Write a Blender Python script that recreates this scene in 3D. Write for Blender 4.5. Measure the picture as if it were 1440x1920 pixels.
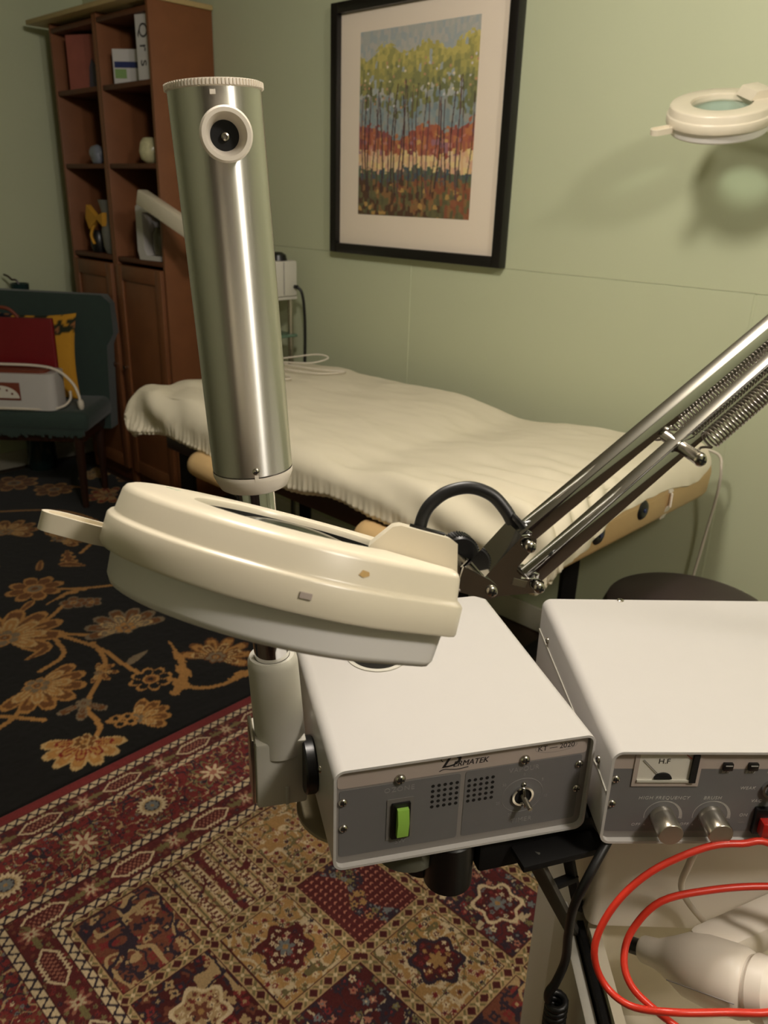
import bpy, bmesh, math, random
import numpy as np
from mathutils import Vector, Matrix
random.seed(7)
sc = bpy.context.scene
for o in list(bpy.data.objects): bpy.data.objects.remove(o)
COL = sc.collection
# ------------------------------------------------------------------ camera
CAM = Vector((0, 0, 1.43)); PITCH = math.radians(21.6); ROLL = math.radians(1.8)
cF = Vector((0, math.cos(PITCH), -math.sin(PITCH))); _u = Vector((0, math.sin(PITCH), math.cos(PITCH))); _r = Vector((1, 0, 0))
cR = math.cos(ROLL)*_r + math.sin(ROLL)*_u; cU = math.cos(ROLL)*_u - math.sin(ROLL)*_r
cd = bpy.data.cameras.new('camera'); cam = bpy.data.objects.new('camera', cd); COL.objects.link(cam)
m = Matrix((cR, cU, -cF)).transposed().to_4x4(); m.translation = CAM; cam.matrix_world = m
cd.sensor_fit = 'VERTICAL'; cd.sensor_height = 36; cd.lens = 1500/1920*36; cd.clip_start = 0.02
cd.dof.use_dof = True; cd.dof.focus_distance = 0.72; cd.dof.aperture_fstop = 12
sc.camera = cam
# ------------------------------------------------------------------ view, world, lights
vs = sc.view_settings; vs.view_transform = 'Standard'; vs.look = 'None'; vs.gamma = 1; vs.use_curve_mapping = False
vs.exposure = 0.0
wd = bpy.data.worlds.new('world'); sc.world = wd; wd.use_nodes = True
wd.node_tree.nodes['Background'].inputs[0].default_value = (1, .85, .7, 1); wd.node_tree.nodes['Background'].inputs[1].default_value = 0.02
LIGHTS = [('ceiling_light', (1.0, -0.1, 2.29), 52, .10, (1, .93, .85)),
          ('ceiling_light', (-0.08, 1.05, 2.29), 55, .10, (1, .93, .85))]
for nm, p, pw, rad, colr in LIGHTS:
    l = bpy.data.lights.new(nm+'_bulb', 'POINT'); l.energy = pw; l.color = colr; l.shadow_soft_size = rad
    lo = bpy.data.objects.new(nm+'_bulb', l); lo.location = p; COL.objects.link(lo)
# ------------------------------------------------------------------ helpers
PHI = math.radians(-44)                       # the room is turned against the camera
RM = Matrix.Rotation(PHI, 4, 'Z')             # room axes: a along the picture wall (right), b towards it
def W(a, b, z=0): return RM @ Vector((a, b, z))
def T(x, y=None, z=None):
    return Matrix.Translation(x if y is None else (x, y, z))
def RZ(deg): return Matrix.Rotation(math.radians(deg), 4, 'Z')
def RX(deg): return Matrix.Rotation(math.radians(deg), 4, 'X')
def RY(deg): return Matrix.Rotation(math.radians(deg), 4, 'Y')
WM = {}
def lin(c):
    return tuple(((x/255)/12.92 if x/255 <= .04045 else ((x/255+.055)/1.055)**2.4) for x in c[:3])
def MAT(name, srgb, rough=.5, metal=0, spec=.5, var=0, vscale=20, bump=0, bscale=200, coat=0, **k):
    mt = bpy.data.materials.new(name); mt.use_nodes = True; nt = mt.node_tree; bs = nt.nodes['Principled BSDF']
    c = (*lin(srgb), 1); bs.inputs['Base Color'].default_value = c
    bs.inputs['Roughness'].default_value = rough; bs.inputs['Metallic'].default_value = metal
    bs.inputs['Specular IOR Level'].default_value = spec; bs.inputs['Coat Weight'].default_value = coat
    for kk, v in k.items(): bs.inputs[kk.replace('_', ' ')].default_value = v
    tc = nt.nodes.new('ShaderNodeTexCoord')
    if var:
        n = nt.nodes.new('ShaderNodeTexNoise'); n.inputs['Scale'].default_value = vscale; n.inputs['Detail'].default_value = 5
        mx = nt.nodes.new('ShaderNodeMix'); mx.data_type = 'RGBA'
        nt.links.new(tc.outputs['Object'], n.inputs['Vector']); nt.links.new(n.outputs['Fac'], mx.inputs[0])
        mx.inputs[6].default_value = tuple(max(0, x*(1-var)) for x in c[:3])+(1,); mx.inputs[7].default_value = tuple(min(1, x*(1+var)) for x in c[:3])+(1,)
        nt.links.new(mx.outputs[2], bs.inputs['Base Color'])
    if bump:
        n = nt.nodes.new('ShaderNodeTexNoise'); n.inputs['Scale'].default_value = bscale; n.inputs['Detail'].default_value = 3
        b = nt.nodes.new('ShaderNodeBump'); b.inputs['Strength'].default_value = bump; b.inputs['Distance'].default_value = .002
        nt.links.new(tc.outputs['Object'], n.inputs['Vector']); nt.links.new(n.outputs['Fac'], b.inputs['Height']); nt.links.new(b.outputs[0], bs.inputs['Normal'])
    return mt
def link(o, parent=None):
    COL.objects.link(o)
    if parent is not None: o.parent = parent
    return o
def thing(name, label, cat, M=None, group=None):
    o = bpy.data.objects.new(name, None); o.empty_display_size = .05; COL.objects.link(o)
    M = M or Matrix(); o.matrix_world = M; WM[o] = M.copy(); o['label'] = label; o['category'] = cat
    if group: o['group'] = group
    return o
def obj(name, bm, mat, parent=None, smooth=40, M=None, label=None, cat=None, kind=None, group=None):
    """bm is in world coordinates; the object is stored relative to its thing (or to M for a thing that is one mesh)"""
    R_ = WM[parent] if parent is not None else (M or Matrix())
    if isinstance(bm, bpy.types.Mesh): me = bm; me.transform(R_.inverted())
    else:
        bm.transform(R_.inverted())
        bmesh.ops.recalc_face_normals(bm, faces=bm.faces)
        me = bpy.data.meshes.new(name); bm.to_mesh(me); bm.free()
    me.materials.clear()
    for x in (mat if isinstance(mat, (list, tuple)) else [mat]): me.materials.append(x)
    o = bpy.data.objects.new(name, me); link(o, parent); WM[o] = R_.copy()
    if parent is None: o.matrix_world = R_
    if smooth: me.shade_smooth(); me.set_sharp_from_angle(angle=math.radians(smooth))
    if label: o['label'] = label
    if cat: o['category'] = cat
    if kind: o['kind'] = kind
    if group: o['group'] = group
    return o
def BM(): return bmesh.new()
def new_part(bm, tmp, M):
    if M is not None: tmp.transform(M)
    me = bpy.data.meshes.new('t'); tmp.to_mesh(me); tmp.free(); bm.from_mesh(me); bpy.data.meshes.remove(me); return bm
def box(bm, x0, x1, y0, y1, z0, z1, M=None, bev=0, seg=2):
    t = bmesh.new(); bmesh.ops.create_cube(t, size=1)
    for v in t.verts: v.co = Vector(((x0+x1)/2+v.co.x*(x1-x0), (y0+y1)/2+v.co.y*(y1-y0), (z0+z1)/2+v.co.z*(z1-z0)))
    if bev: bmesh.ops.bevel(t, geom=list(t.edges), offset=bev, segments=seg, affect='EDGES', profile=.5)
    return new_part(bm, t, M)
def frame_from(axis, up=Vector((0, 0, 1))):
    z = Vector(axis).normalized(); x = Vector(up).cross(z)
    if x.length < 1e-4: x = Vector((1, 0, 0)).cross(z)
    x.normalize(); y = z.cross(x); return x, y, z
def lathe(bm, prof, seg=32, M=None, closed=False, arc=None):
    """prof = [(r, z)...] spun about z"""
    t = bmesh.new(); rings = []
    n = seg
    for r, z in prof:
        if r < 1e-6: rings.append([t.verts.new((0, 0, z))])
        else: rings.append([t.verts.new((r*math.cos(2*math.pi*i/n), r*math.sin(2*math.pi*i/n), z)) for i in range(n)])
    for A, B in zip(rings, rings[1:] + ([rings[0]] if closed else [])):
        for i in range(n):
            j = (i+1) % n
            if len(A) == 1 and len(B) == 1: continue
            if len(A) == 1: t.faces.new((A[0], B[j], B[i]))
            elif len(B) == 1: t.faces.new((A[i], A[j], B[0]))
            else: t.faces.new((A[i], A[j], B[j], B[i]))
    return new_part(bm, t, M)
def axisM(p0, p1, up=Vector((0, 0, 1))):
    x, y, z = frame_from(Vector(p1)-Vector(p0), up); M = Matrix((x, y, z)).transposed().to_4x4(); M.translation = Vector(p0); return M
def cyl(bm, p0, p1, r, r2=None, seg=24, bev=0):
    L = (Vector(p1)-Vector(p0)).length; r2 = r if r2 is None else r2
    pr = [(0, 0), (r-bev, 0), (r, bev), (r2, L-bev), (r2-bev, L), (0, L)] if bev else [(0, 0), (r, 0), (r2, L), (0, L)]
    return lathe(bm, pr, seg, axisM(p0, p1))
def smooth_pts(pts, n=8, closed=False):
    P = [Vector(p) for p in pts]; out = []
    N_ = len(P)
    for i in range(N_ if closed else N_-1):
        if closed: a, b, c, d = P[i-1], P[i], P[(i+1) % N_], P[(i+2) % N_]
        else: a, b, c, d = P[max(i-1, 0)], P[i], P[i+1], P[min(i+2, N_-1)]
        for k in range(n):
            t = k/n; out.append(.5*((2*b)+(c-a)*t+(2*a-5*b+4*c-d)*t*t+(3*b-a-3*c+d)*t**3))
    if not closed: out.append(P[-1])
    return out
def tube(bm, pts, r, seg=10, closed=False, cap=True, square=None):
    P = [Vector(p) for p in pts]; N_ = len(P); t = bmesh.new(); rings = []
    up = None
    for i in range(N_):
        if closed: tg = P[(i+1) % N_]-P[i-1]
        else: tg = P[min(i+1, N_-1)]-P[max(i-1, 0)]
        tg.normalize()
        if up is None:
            up = Vector((0, 0, 1)) if abs(tg.z) < .9 else Vector((1, 0, 0))
        x = up.cross(tg); x.normalize(); up = tg.cross(x); up.normalize()
        rr = r(i/(N_-1)) if callable(r) else r
        rings.append([t.verts.new(P[i]+rr*(math.cos(2*math.pi*k/seg)*x+math.sin(2*math.pi*k/seg)*up)) for k in range(seg)])
    for i in range(N_ if closed else N_-1):
        A, B = rings[i], rings[(i+1) % N_]
        for k in range(seg): t.faces.new((A[k], A[(k+1) % seg], B[(k+1) % seg], B[k]))
    if cap and not closed: t.faces.new(rings[0][::-1]); t.faces.new(rings[-1])
    return new_part(bm, t, None)
def bar(bm, p0, p1, w, h, up, bev=.001):
    x, y, z = frame_from(Vector(p1)-Vector(p0), up); M = Matrix((x, y, z)).transposed().to_4x4(); M.translation = Vector(p0)
    return box(bm, -w/2, w/2, -h/2, h/2, 0, (Vector(p1)-Vector(p0)).length, M, bev)
def prism(bm, poly, z0, z1, M=None, bev=0, hole=None):
    t = bmesh.new()
    A = [t.verts.new((x, y, z0)) for x, y in poly]; B = [t.verts.new((x, y, z1)) for x, y in poly]; n = len(poly)
    for i in range(n): t.faces.new((A[i], A[(i+1) % n], B[(i+1) % n], B[i]))
    if hole is None: t.faces.new(A[::-1]); t.faces.new(B)
    else:
        C_ = [t.verts.new((x, y, z0)) for x, y in hole]; D_ = [t.verts.new((x, y, z1)) for x, y in hole]
        for i in range(n):
            j = (i+1) % n
            t.faces.new((C_[j], C_[i], D_[i], D_[j])); t.faces.new((A[i], C_[i], C_[j], A[j])); t.faces.new((B[j], D_[j], D_[i], B[i]))
    if bev:
        es = [e for e in t.edges if len(e.link_faces) == 2 and e.calc_face_angle(0) > .6]
        bmesh.ops.bevel(t, geom=es, offset=bev, segments=2, affect='EDGES', profile=.5)
    return new_part(bm, t, M)
def rrect(x0, x1, y0, y1, r, n=5):
    out = []
    for cx, cy, a0 in ((x1-r, y0+r, -90), (x1-r, y1-r, 0), (x0+r, y1-r, 90), (x0+r, y0+r, 180)):
        for i in range(n+1):
            a = math.radians(a0+90*i/n); out.append((cx+r*math.cos(a), cy+r*math.sin(a)))
    return out
def text_bm(bm, s, size, M, ext=.0001, shear=0, align='CENTER', spacing=1.0, xs=1.0):
    c = bpy.data.curves.new('t', 'FONT'); c.body = s; c.size = size; c.extrude = ext; c.shear = shear; c.align_x = align; c.align_y = 'CENTER'; c.space_character = spacing
    c.resolution_u = 3
    o = bpy.data.objects.new('t', c); COL.objects.link(o); bpy.context.view_layer.update()
    dg = bpy.context.evaluated_depsgraph_get(); me = bpy.data.meshes.new_from_object(o.evaluated_get(dg))
    me.transform(M @ Matrix.Diagonal((xs, 1, 1, 1))); bm.from_mesh(me); bpy.data.meshes.remove(me); bpy.data.objects.remove(o); bpy.data.curves.remove(c)
    return bm
def screw_bm(M, r=.004, h=.0022, seg=16):
    """dome screw head standing on z=0 with a recessed cross: (dome, cross)"""
    a = BM(); lathe(a, [(r, 0), (r, h*.35), (r*.8, h*.8), (r*.45, h), (0, h)], seg, M)
    b = BM(); box(b, -r*.6, r*.6, -r*.14, r*.14, h*.9, h*1.06, M); box(b, -r*.14, r*.14, -r*.6, r*.6, h*.9, h*1.06, M)
    return a, b
def screw(parent, M, mat, dark, r=.004, h=.0022, name='screw'):
    a, b = screw_bm(M, r, h); s = obj(name, a, mat, parent)
    if parent.parent is None: obj('screw_slot', b, dark, s, 0)
    else:
        me = s.data; bm2 = bmesh.new(); bm2.from_mesh(me); b.transform(WM[parent].inverted()); t = bpy.data.meshes.new('t'); b.to_mesh(t); b.free()
        n0 = len(bm2.faces); bm2.from_mesh(t); bm2.faces.ensure_lookup_table()
        for f in bm2.faces[n0:]: f.material_index = 1
        bm2.to_mesh(me); bm2.free(); bpy.data.meshes.remove(t); me.materials.append(dark)
    return s
def grid_mesh(name, V, colors=None):
    """V: array (n, m, 3) -> mesh, optional point colours (n, m, 3) linear"""
    n, mm = V.shape[:2]; me = bpy.data.meshes.new(name)
    idx = np.arange(n*mm).reshape(n, mm)
    q = np.stack([idx[:-1, :-1], idx[1:, :-1], idx[1:, 1:], idx[:-1, 1:]], -1).reshape(-1, 4)
    me.vertices.add(n*mm); me.vertices.foreach_set('co', V.reshape(-1).astype(np.float32))
    me.loops.add(q.size); me.loops.foreach_set('vertex_index', q.reshape(-1).astype(np.int32))
    me.polygons.add(len(q)); me.polygons.foreach_set('loop_start', np.arange(0, q.size, 4, dtype=np.int32)); me.polygons.foreach_set('loop_total', np.full(len(q), 4, dtype=np.int32))
    me.update(calc_edges=True)
    if colors is not None:
        at = me.color_attributes.new('Col', 'FLOAT_COLOR', 'POINT'); c4 = np.ones((n*mm, 4), np.float32); c4[:, :3] = colors.reshape(-1, 3)
        at.data.foreach_set('color', c4.reshape(-1))
    return me
def ATTR_MAT(name, rough=.9, bump=.4, bscale=700, spec=.15, var=.25, sheen=0):
    mt = bpy.data.materials.new(name); mt.use_nodes = True; nt = mt.node_tree; bs = nt.nodes['Principled BSDF']
    at = nt.nodes.new('ShaderNodeAttribute'); at.attribute_name = 'Col'
    tc = nt.nodes.new('ShaderNodeTexCoord'); n = nt.nodes.new('ShaderNodeTexNoise'); n.inputs['Scale'].default_value = bscale; n.inputs['Detail'].default_value = 2
    hsv = nt.nodes.new('ShaderNodeHueSaturation'); mr = nt.nodes.new('ShaderNodeMapRange'); mr.inputs[3].default_value = 1-var; mr.inputs[4].default_value = 1+var
    b = nt.nodes.new('ShaderNodeBump'); b.inputs['Strength'].default_value = bump; b.inputs['Distance'].default_value = .002
    nt.links.new(tc.outputs['Object'], n.inputs['Vector']); nt.links.new(n.outputs['Fac'], mr.inputs[0]); nt.links.new(mr.outputs[0], hsv.inputs['Value'])
    nt.links.new(at.outputs['Color'], hsv.inputs['Color']); nt.links.new(hsv.outputs[0], bs.inputs['Base Color'])
    nt.links.new(n.outputs['Fac'], b.inputs['Height']); nt.links.new(b.outputs[0], bs.inputs['Normal'])
    bs.inputs['Roughness'].default_value = rough; bs.inputs['Specular IOR Level'].default_value = spec; bs.inputs['Sheen Weight'].default_value = sheen
    return mt
# value noise on arrays
def _h(ix, iy, seed):
    n = (ix.astype(np.int64)*374761393 + iy.astype(np.int64)*668265263 + seed*974634777) & 0x7fffffff
    n = ((n ^ (n >> 13))*1274126177) & 0x7fffffff; n = n ^ (n >> 16)
    return (n & 0xffff)/65535.0
def vn(x, y, seed=0):
    ix, iy = np.floor(x), np.floor(y); fx, fy = x-ix, y-iy; fx = fx*fx*(3-2*fx); fy = fy*fy*(3-2*fy)
    a, b, c, d = _h(ix, iy, seed), _h(ix+1, iy, seed), _h(ix, iy+1, seed), _h(ix+1, iy+1, seed)
    return (a*(1-fx)+b*fx)*(1-fy)+(c*(1-fx)+d*fx)*fy
def fbm(x, y, seed=0, o=3):
    s = 0; w = .5
    for i in range(o): s = s+w*vn(x*2**i, y*2**i, seed+i*17); w *= .5
    return s/(1-.5**o)
def cells(x, y, seed=0):
    """nearest jittered point: distance, direction angle, random id"""
    ix, iy = np.floor(x), np.floor(y); best = np.full(x.shape, 9.); ang = np.zeros(x.shape); rid = np.zeros(x.shape)
    for dx in (-1, 0, 1):
        for dy in (-1, 0, 1):
            cx, cy = ix+dx, iy+dy; px = cx+.2+.6*_h(cx, cy, seed); py = cy+.2+.6*_h(cx, cy, seed+5)
            d = np.hypot(x-px, y-py); k = d < best
            best = np.where(k, d, best); ang = np.where(k, np.arctan2(y-py, x-px), ang); rid = np.where(k, _h(cx, cy, seed+9), rid)
    return best, ang, rid
# ------------------------------------------------------------------ materials
M_WALL = MAT('sage_wall_paint', (189, 194, 162), .55, var=.03, vscale=3, bump=.05, bscale=120, spec=.3)
M_CEIL = MAT('ceiling_paint', (172, 166, 150), .8)
M_FLOOR = MAT('dark_wood_floor', (58, 40, 28), .5, var=.3, vscale=6)
M_TRIM = MAT('white_trim', (205, 198, 180), .5)
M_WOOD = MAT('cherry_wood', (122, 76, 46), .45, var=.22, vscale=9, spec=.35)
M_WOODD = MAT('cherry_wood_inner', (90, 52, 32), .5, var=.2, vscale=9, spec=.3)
M_TAN = MAT('pale_wood', (176, 152, 104), .5, var=.1)
M_BLACKF = MAT('black_frame', (20, 17, 15), .35)
M_MATB = MAT('mat_board', (250, 234, 214), .9, bump=.05)
M_CREAM = MAT('cream_plastic', (216, 206, 184), .30, var=.03, vscale=30, spec=.5)
M_DIFF = MAT('white_diffuser', (240, 236, 232), .3, spec=.5)
M_WHITEP = MAT('white_plastic', (228, 218, 204), .4)
M_WHITEE = MAT('white_enamel', (191, 187, 183), .32, var=.015, vscale=40, spec=.5)
M_GREYP = MAT('grey_plastic', (196, 192, 180), .45)
M_STEEL = MAT('brushed_steel', (205, 202, 196), .3, 1, var=.05, vscale=8)
M_CHROME = MAT('chrome', (225, 225, 225), .07, 1)
M_NICKEL = MAT('nickel', (190, 184, 172), .25, 1)
M_BSTEEL = MAT('spring_steel', (165, 158, 150), .28, 1)
M_ALU = MAT('turned_aluminium', (214, 208, 198), .28, 1)
M_BLACK = MAT('black_plastic', (16, 15, 15), .35)
M_BLACKM = MAT('black_steel', (18, 17, 17), .65, spec=.25)
M_DARK = MAT('dark_slot', (12, 11, 11), .7)
M_PANEL = MAT('panel_grey', (134, 128, 124), .5, var=.03)
M_PANELD = MAT('panel_dark', (108, 106, 106), .5, var=.05, vscale=60)
M_PANELL = MAT('panel_light', (176, 162, 153), .5, var=.03)
M_INKD = MAT('dark_ink', (48, 44, 44), .6)
M_INKW = MAT('pale_ink', (176, 172, 166), .6)
M_INKG = MAT('faded_ink', (134, 131, 129), .6)
M_GREEN = MAT('green_lens', (150, 196, 84), .12)
M_RED = MAT('red_plastic', (176, 34, 26), .3)
M_CORDR = MAT('red_cable', (206, 52, 34), .35)
M_CORDW = MAT('white_cable', (214, 204, 188), .45)
M_CORDK = MAT('black_cable', (17, 16, 16), .45)
M_SHEET = MAT('white_sheet', (220, 211, 188), .8, spec=.2, bump=.06, bscale=900)
M_VINYL = MAT('tan_vinyl', (205, 172, 122), .45, var=.03)
M_VELVET = MAT('green_velvet', (38, 54, 48), .85, var=.15, vscale=25, Sheen_Weight=.2)
M_DWOOD = MAT('dark_wood', (48, 26, 16), .4)
M_GLASS = MAT('clear_glass', (200, 225, 215), .02, Transmission_Weight=1.0, IOR=1.45)
M_METER = MAT('meter_face', (214, 208, 196), .5)
M_STOOL = MAT('dark_vinyl', (58, 46, 46), .45)
M_CRIMSON = MAT('crimson_case', (112, 14, 22), .4, var=.08)
M_YELLOW = MAT('yellow_fabric', (196, 142, 40), .8, var=.12)
M_BROWN = MAT('brown_print', (110, 46, 22), .6)
def CLEAR(name, tint, k, rough):
    """clear glass: see-through, with a sheen that grows towards grazing view"""
    mt = bpy.data.materials.new(name); mt.use_nodes = True; nt = mt.node_tree
    tr = nt.nodes.new('ShaderNodeBsdfTransparent'); tr.inputs[0].default_value = (*tint, 1); gl = nt.nodes.new('ShaderNodeBsdfGlossy'); gl.inputs['Roughness'].default_value = rough
    lw = nt.nodes.new('ShaderNodeLayerWeight'); lw.inputs[0].default_value = .5; p = nt.nodes.new('ShaderNodeMath'); p.operation = 'POWER'; p.inputs[1].default_value = 4; q = nt.nodes.new('ShaderNodeMath'); q.operation = 'MULTIPLY_ADD'; q.inputs[1].default_value = k; q.inputs[2].default_value = .03
    mx = nt.nodes.new('ShaderNodeMixShader'); nt.links.new(lw.outputs['Facing'], p.inputs[0]); nt.links.new(p.outputs[0], q.inputs[0]); nt.links.new(q.outputs[0], mx.inputs[0]); nt.links.new(tr.outputs[0], mx.inputs[1]); nt.links.new(gl.outputs[0], mx.inputs[2]); nt.links.new(mx.outputs[0], nt.nodes['Material Output'].inputs[0])
    return mt
# ------------------------------------------------------------------ the room
A0, A1, B0, B1, ZC = -4.3, 2.3, -1.9, 2.2, 2.42
def struct(name, bm, mat, parent=None, **k): return obj(name, bm, mat, parent, M=RM if parent is None else None, kind='structure' if parent is None else None, **k)
b = BM(); box(b, A0-.2, A1+.2, B0-.2, B1+.2, -.1, -.004, RM); struct('floor', b, M_FLOOR)
b = BM(); box(b, A0-.2, A1+.2, B0-.2, B1+.2, ZC, ZC+.1, RM); struct('ceiling', b, M_CEIL)
b = BM(); box(b, A0-.1, A1+.1, B1+.008, B1+.12, 0, ZC, RM); wr = struct('wall_right', b, M_WALL)
SEAMS = [-3.25, -2.03, -.81, .41]; edges = [A0]+SEAMS+[A1]
for a0, a1 in zip(edges, edges[1:]):
    b = BM(); box(b, a0+.0012, a1-.0012, B1, B1+.009, 0, 1.2195, RM, .0012, 1); obj('wall_panel', b, M_WALL, wr, 30)
b = BM(); box(b, A0, A1, B1, B1+.009, 1.2203, ZC, RM, .0006, 1); obj('wall_panel', b, M_WALL, wr, 30)
for a0 in SEAMS:      # painted joint strip, slightly proud
    b = BM(); box(b, a0-.004, a0+.004, B1-.0012, B1+.008, 0, 1.218, RM, .001, 1); obj('joint_strip', b, M_WALL, wr, 30)
b = BM(); box(b, A0-.12, A0, B0-.1, B1+.1, 0, ZC, RM); struct('wall_left', b, M_WALL)
b = BM(); box(b, A1, A1+.12, B0-.1, B1+.1, 0, ZC, RM); struct('wall_near', b, M_WALL)
b = BM(); box(b, A0-.1, A1+.1, B0-.12, B0, 0, ZC, RM); struct('wall_back', b, M_WALL)
b = BM(); box(b, A0+.02, A1, B1-.014, B1-.0015, 0, .09, RM, .003); struct('baseboard_right', b, M_TRIM)
b = BM(); box(b, A0, A0+.014, B0, B1-.02, 0, .09, RM, .003); struct('baseboard_left', b, M_TRIM)
for i, (nm, p, pw, rad, colr) in enumerate(LIGHTS):
    r_ = thing('ceiling_light', ['round ceiling light fitting above the trolley', 'round ceiling light fitting above the treatment bed'][i], 'light', T(p[0], p[1], ZC), 'ceiling lights')
    b = BM(); lathe(b, [(0, 0), (.09, 0), (.09, -.02), (.02, -.03), (.015, -.035), (0, -.035)], 32, T(p[0], p[1], ZC)); obj('canopy', b, M_WHITEP, r_)
# ------------------------------------------------------------------ rugs (s = -a, t = b in metres, patterns computed in the rug's own plane)
def C8(*c): return np.array(lin(c))
def paint(col, mask, c, k=1.0):
    mk = np.clip(mask, 0, 1)[..., None]*k if mask.dtype != bool else (mask[..., None]*k)
    return col*(1-mk)+np.asarray(c)*mk
R_RED, R_DRED, R_CRM, R_TAN, R_GOLD, R_NAVY, R_OLV, R_BRN, R_BLU, R_PNK = (C8(128, 30, 34), C8(84, 20, 26), C8(214, 188, 146), C8(178, 146, 98), C8(166, 124, 66), C8(40, 32, 48), C8(120, 108, 64), C8(112, 58, 38), C8(112, 116, 116), C8(176, 108, 84))
def pal_pick(rid, cols):
    out = np.zeros(rid.shape+(3,)); n = len(cols); k = np.minimum((rid*n).astype(int), n-1)
    for i, c in enumerate(cols): out[k == i] = c
    return out
def florets(col, S, Tt, sc_, seed, cols, r=.32, ring=None, petals=6, dens=1.0):
    d, a, rid = cells(S*sc_, Tt*sc_, seed); rr = r*(1+.28*np.cos(petals*a+rid*9))
    ok = _h(np.floor(rid*9999), np.floor(rid*777), seed) < dens
    if ring is not None: col = np.where(((d < rr*1.35) & ok)[..., None], ring, col)
    col = np.where(((d < rr) & ok)[..., None], pal_pick(np.modf(rid*7.3)[0], cols), col)
    return np.where(((d < rr*.38) & ok)[..., None], pal_pick(np.modf(rid*3.1+.37)[0], cols[::-1]), col)
def vines(col, S, Tt, sc_, seed, c, w=.035):
    v = fbm(S*sc_, Tt*sc_, seed, 2); return np.where((np.abs(v-.5) < w)[..., None], c, col)
def red_rug(S, Tt):
    e1, e2 = 1.695-S, Tt-.028; top = e1 < e2; e = np.minimum(e1, e2); al = np.where(top, Tt, S+.012)
    col = np.tile(R_RED, S.shape+(1,))
    # guard chains
    def guard(col, e0, w, c0=R_CRM, c1=R_NAVY):
        u = (e-e0)/w; inn = (u > 0) & (u < 1); col = np.where(inn[..., None], c0, col)
        wv = .5+.26*np.sin(2*np.pi*al/.026); dk = inn & (np.abs(u-wv) < .15)
        col = np.where(dk[..., None], c1, col)
        ed = inn & ((u < .1) | (u > .9)); return np.where(ed[..., None], R_DRED*.6, col)
    # main border
    inn = (e > .133) & (e < .291); u = (e-.212)
    mb = np.tile(R_RED*.9, S.shape+(1,)); mb = florets(mb, S, Tt, 84, 13, [R_DRED, R_NAVY, R_BRN, R_OLV, R_RED], .36, None, 5, .8); mb = florets(mb, S, Tt, 62, 3, [R_DRED, R_NAVY, R_CRM, R_OLV, R_DRED, R_BLU], .24, None, 5, .7)
    mb = vines(mb, S, Tt, 34, 11, R_TAN, .022); mb = vines(mb, S, Tt, 27, 31, R_NAVY, .018)
    for ph, kind in ((.388, 0), (.566, 1)):
        x = (al-ph+.178) % .356-.178; r = np.hypot(x, u); th = np.arctan2(u, x)
        if kind == 0:
            for rr, c, a, n in ((.037, R_DRED, .0, 1), (.034, R_CRM, .12, 18), (.024, R_TAN, .1, 18), (.019, R_NAVY, 0, 1), (.016, R_BLU, .15, 9), (.005, R_GOLD, 0, 1)):
                mb = np.where((r < rr*(1+a*np.cos(n*th)))[..., None], c, mb)
        else:
            for rr, c, a, n in ((.046, R_NAVY, .35, 8), (.043, R_OLV, .35, 8), (.036, R_RED, .35, 8), (.024, R_CRM, .45, 8), (.01, R_PNK, .2, 6)):
                mb = np.where((r < rr*(1+a*np.cos(n*th)))[..., None], c, mb)
    col = np.where(inn[..., None], mb, col)
    # narrow borders with medallions
    for e0, w, ph, per in ((.056, .058, .521, .212), (.316, .064, .617, .205)):
        inn = (e > e0) & (e < e0+w); u = e-e0-w/2
        nb = np.tile(R_DRED*1.1, S.shape+(1,)); nb = florets(nb, S, Tt, 75, 23, [R_RED, R_OLV, R_NAVY, R_BRN], .33, None, 5, .8)
        x = (al-ph+per/2) % per-per/2; q = np.abs(u)/(w*.36)+np.maximum(np.abs(x)-.028, 0)/.028; q = np.where(np.abs(x) < .028, np.abs(u)/(w*.36)*(1+.12*np.cos(x*2*np.pi/.0095)), q)
        nb = np.where((q < 1.0)[..., None], R_CRM, nb); nb = np.where((q < .72)[..., None], R_DRED, nb)
        dots = (q < .55) & (np.sin(x*2*np.pi/.011)*np.cos(u*2*np.pi/.014) > .15); nb = np.where(dots[..., None], R_PNK*.8, nb)
        x2 = (al-ph) % per-per/2; r = np.hypot(x2, u); th = np.arctan2(u, x2)
        nb = np.where((r < .02*(1+.35*np.cos(8*th)))[..., None], R_PNK*.75, nb); nb = np.where((r < .012*(1+.4*np.cos(8*th)))[..., None], R_CRM*.8, nb); nb = np.where((r < .004)[..., None], R_RED, nb)
        x3 = np.abs(np.abs(x)-.075); nb = np.where((np.hypot(x3, u) < .012*(1+.5*np.cos(3*np.arctan2(u, x3))))[..., None], R_OLV, nb)
        col = np.where(inn[..., None], nb, col)
    for e0, w in ((.031, .025), (.114, .019), (.291, .025), (.38, .022)): col = guard(col, e0, w)
    # field of garden panels
    fs, ft = 1.293-S, Tt-.43; Ps, Pt = .2335, .199
    j, i = np.floor(fs/Ps), np.floor(ft/Pt); ps, pt = fs-j*Ps, ft-i*Pt
    fld = np.zeros(S.shape+(3,)); cu, cv = ps-Ps/2, pt-Pt/2
    KIND = {(0, 0): 'tree', (0, 1): 'rows', (0, 2): 'gold', (0, 3): 'red', (1, 0): 'ivory', (1, 1): 'goldm', (1, 2): 'boteh', (1, 3): 'tan', (1, 4): 'blue', (2, 0): 'gold', (2, 1): 'dred', (2, 2): 'goldd', (2, 3): 'redm', (2, 4): 'blue', (3, 2): 'tree', (3, 3): 'olive', (3, 4): 'goldm', (2, 5): 'tan', (3, 1): 'ivory'}
    kinds = ['gold', 'dred', 'goldm', 'redm', 'tree', 'tan']
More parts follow.
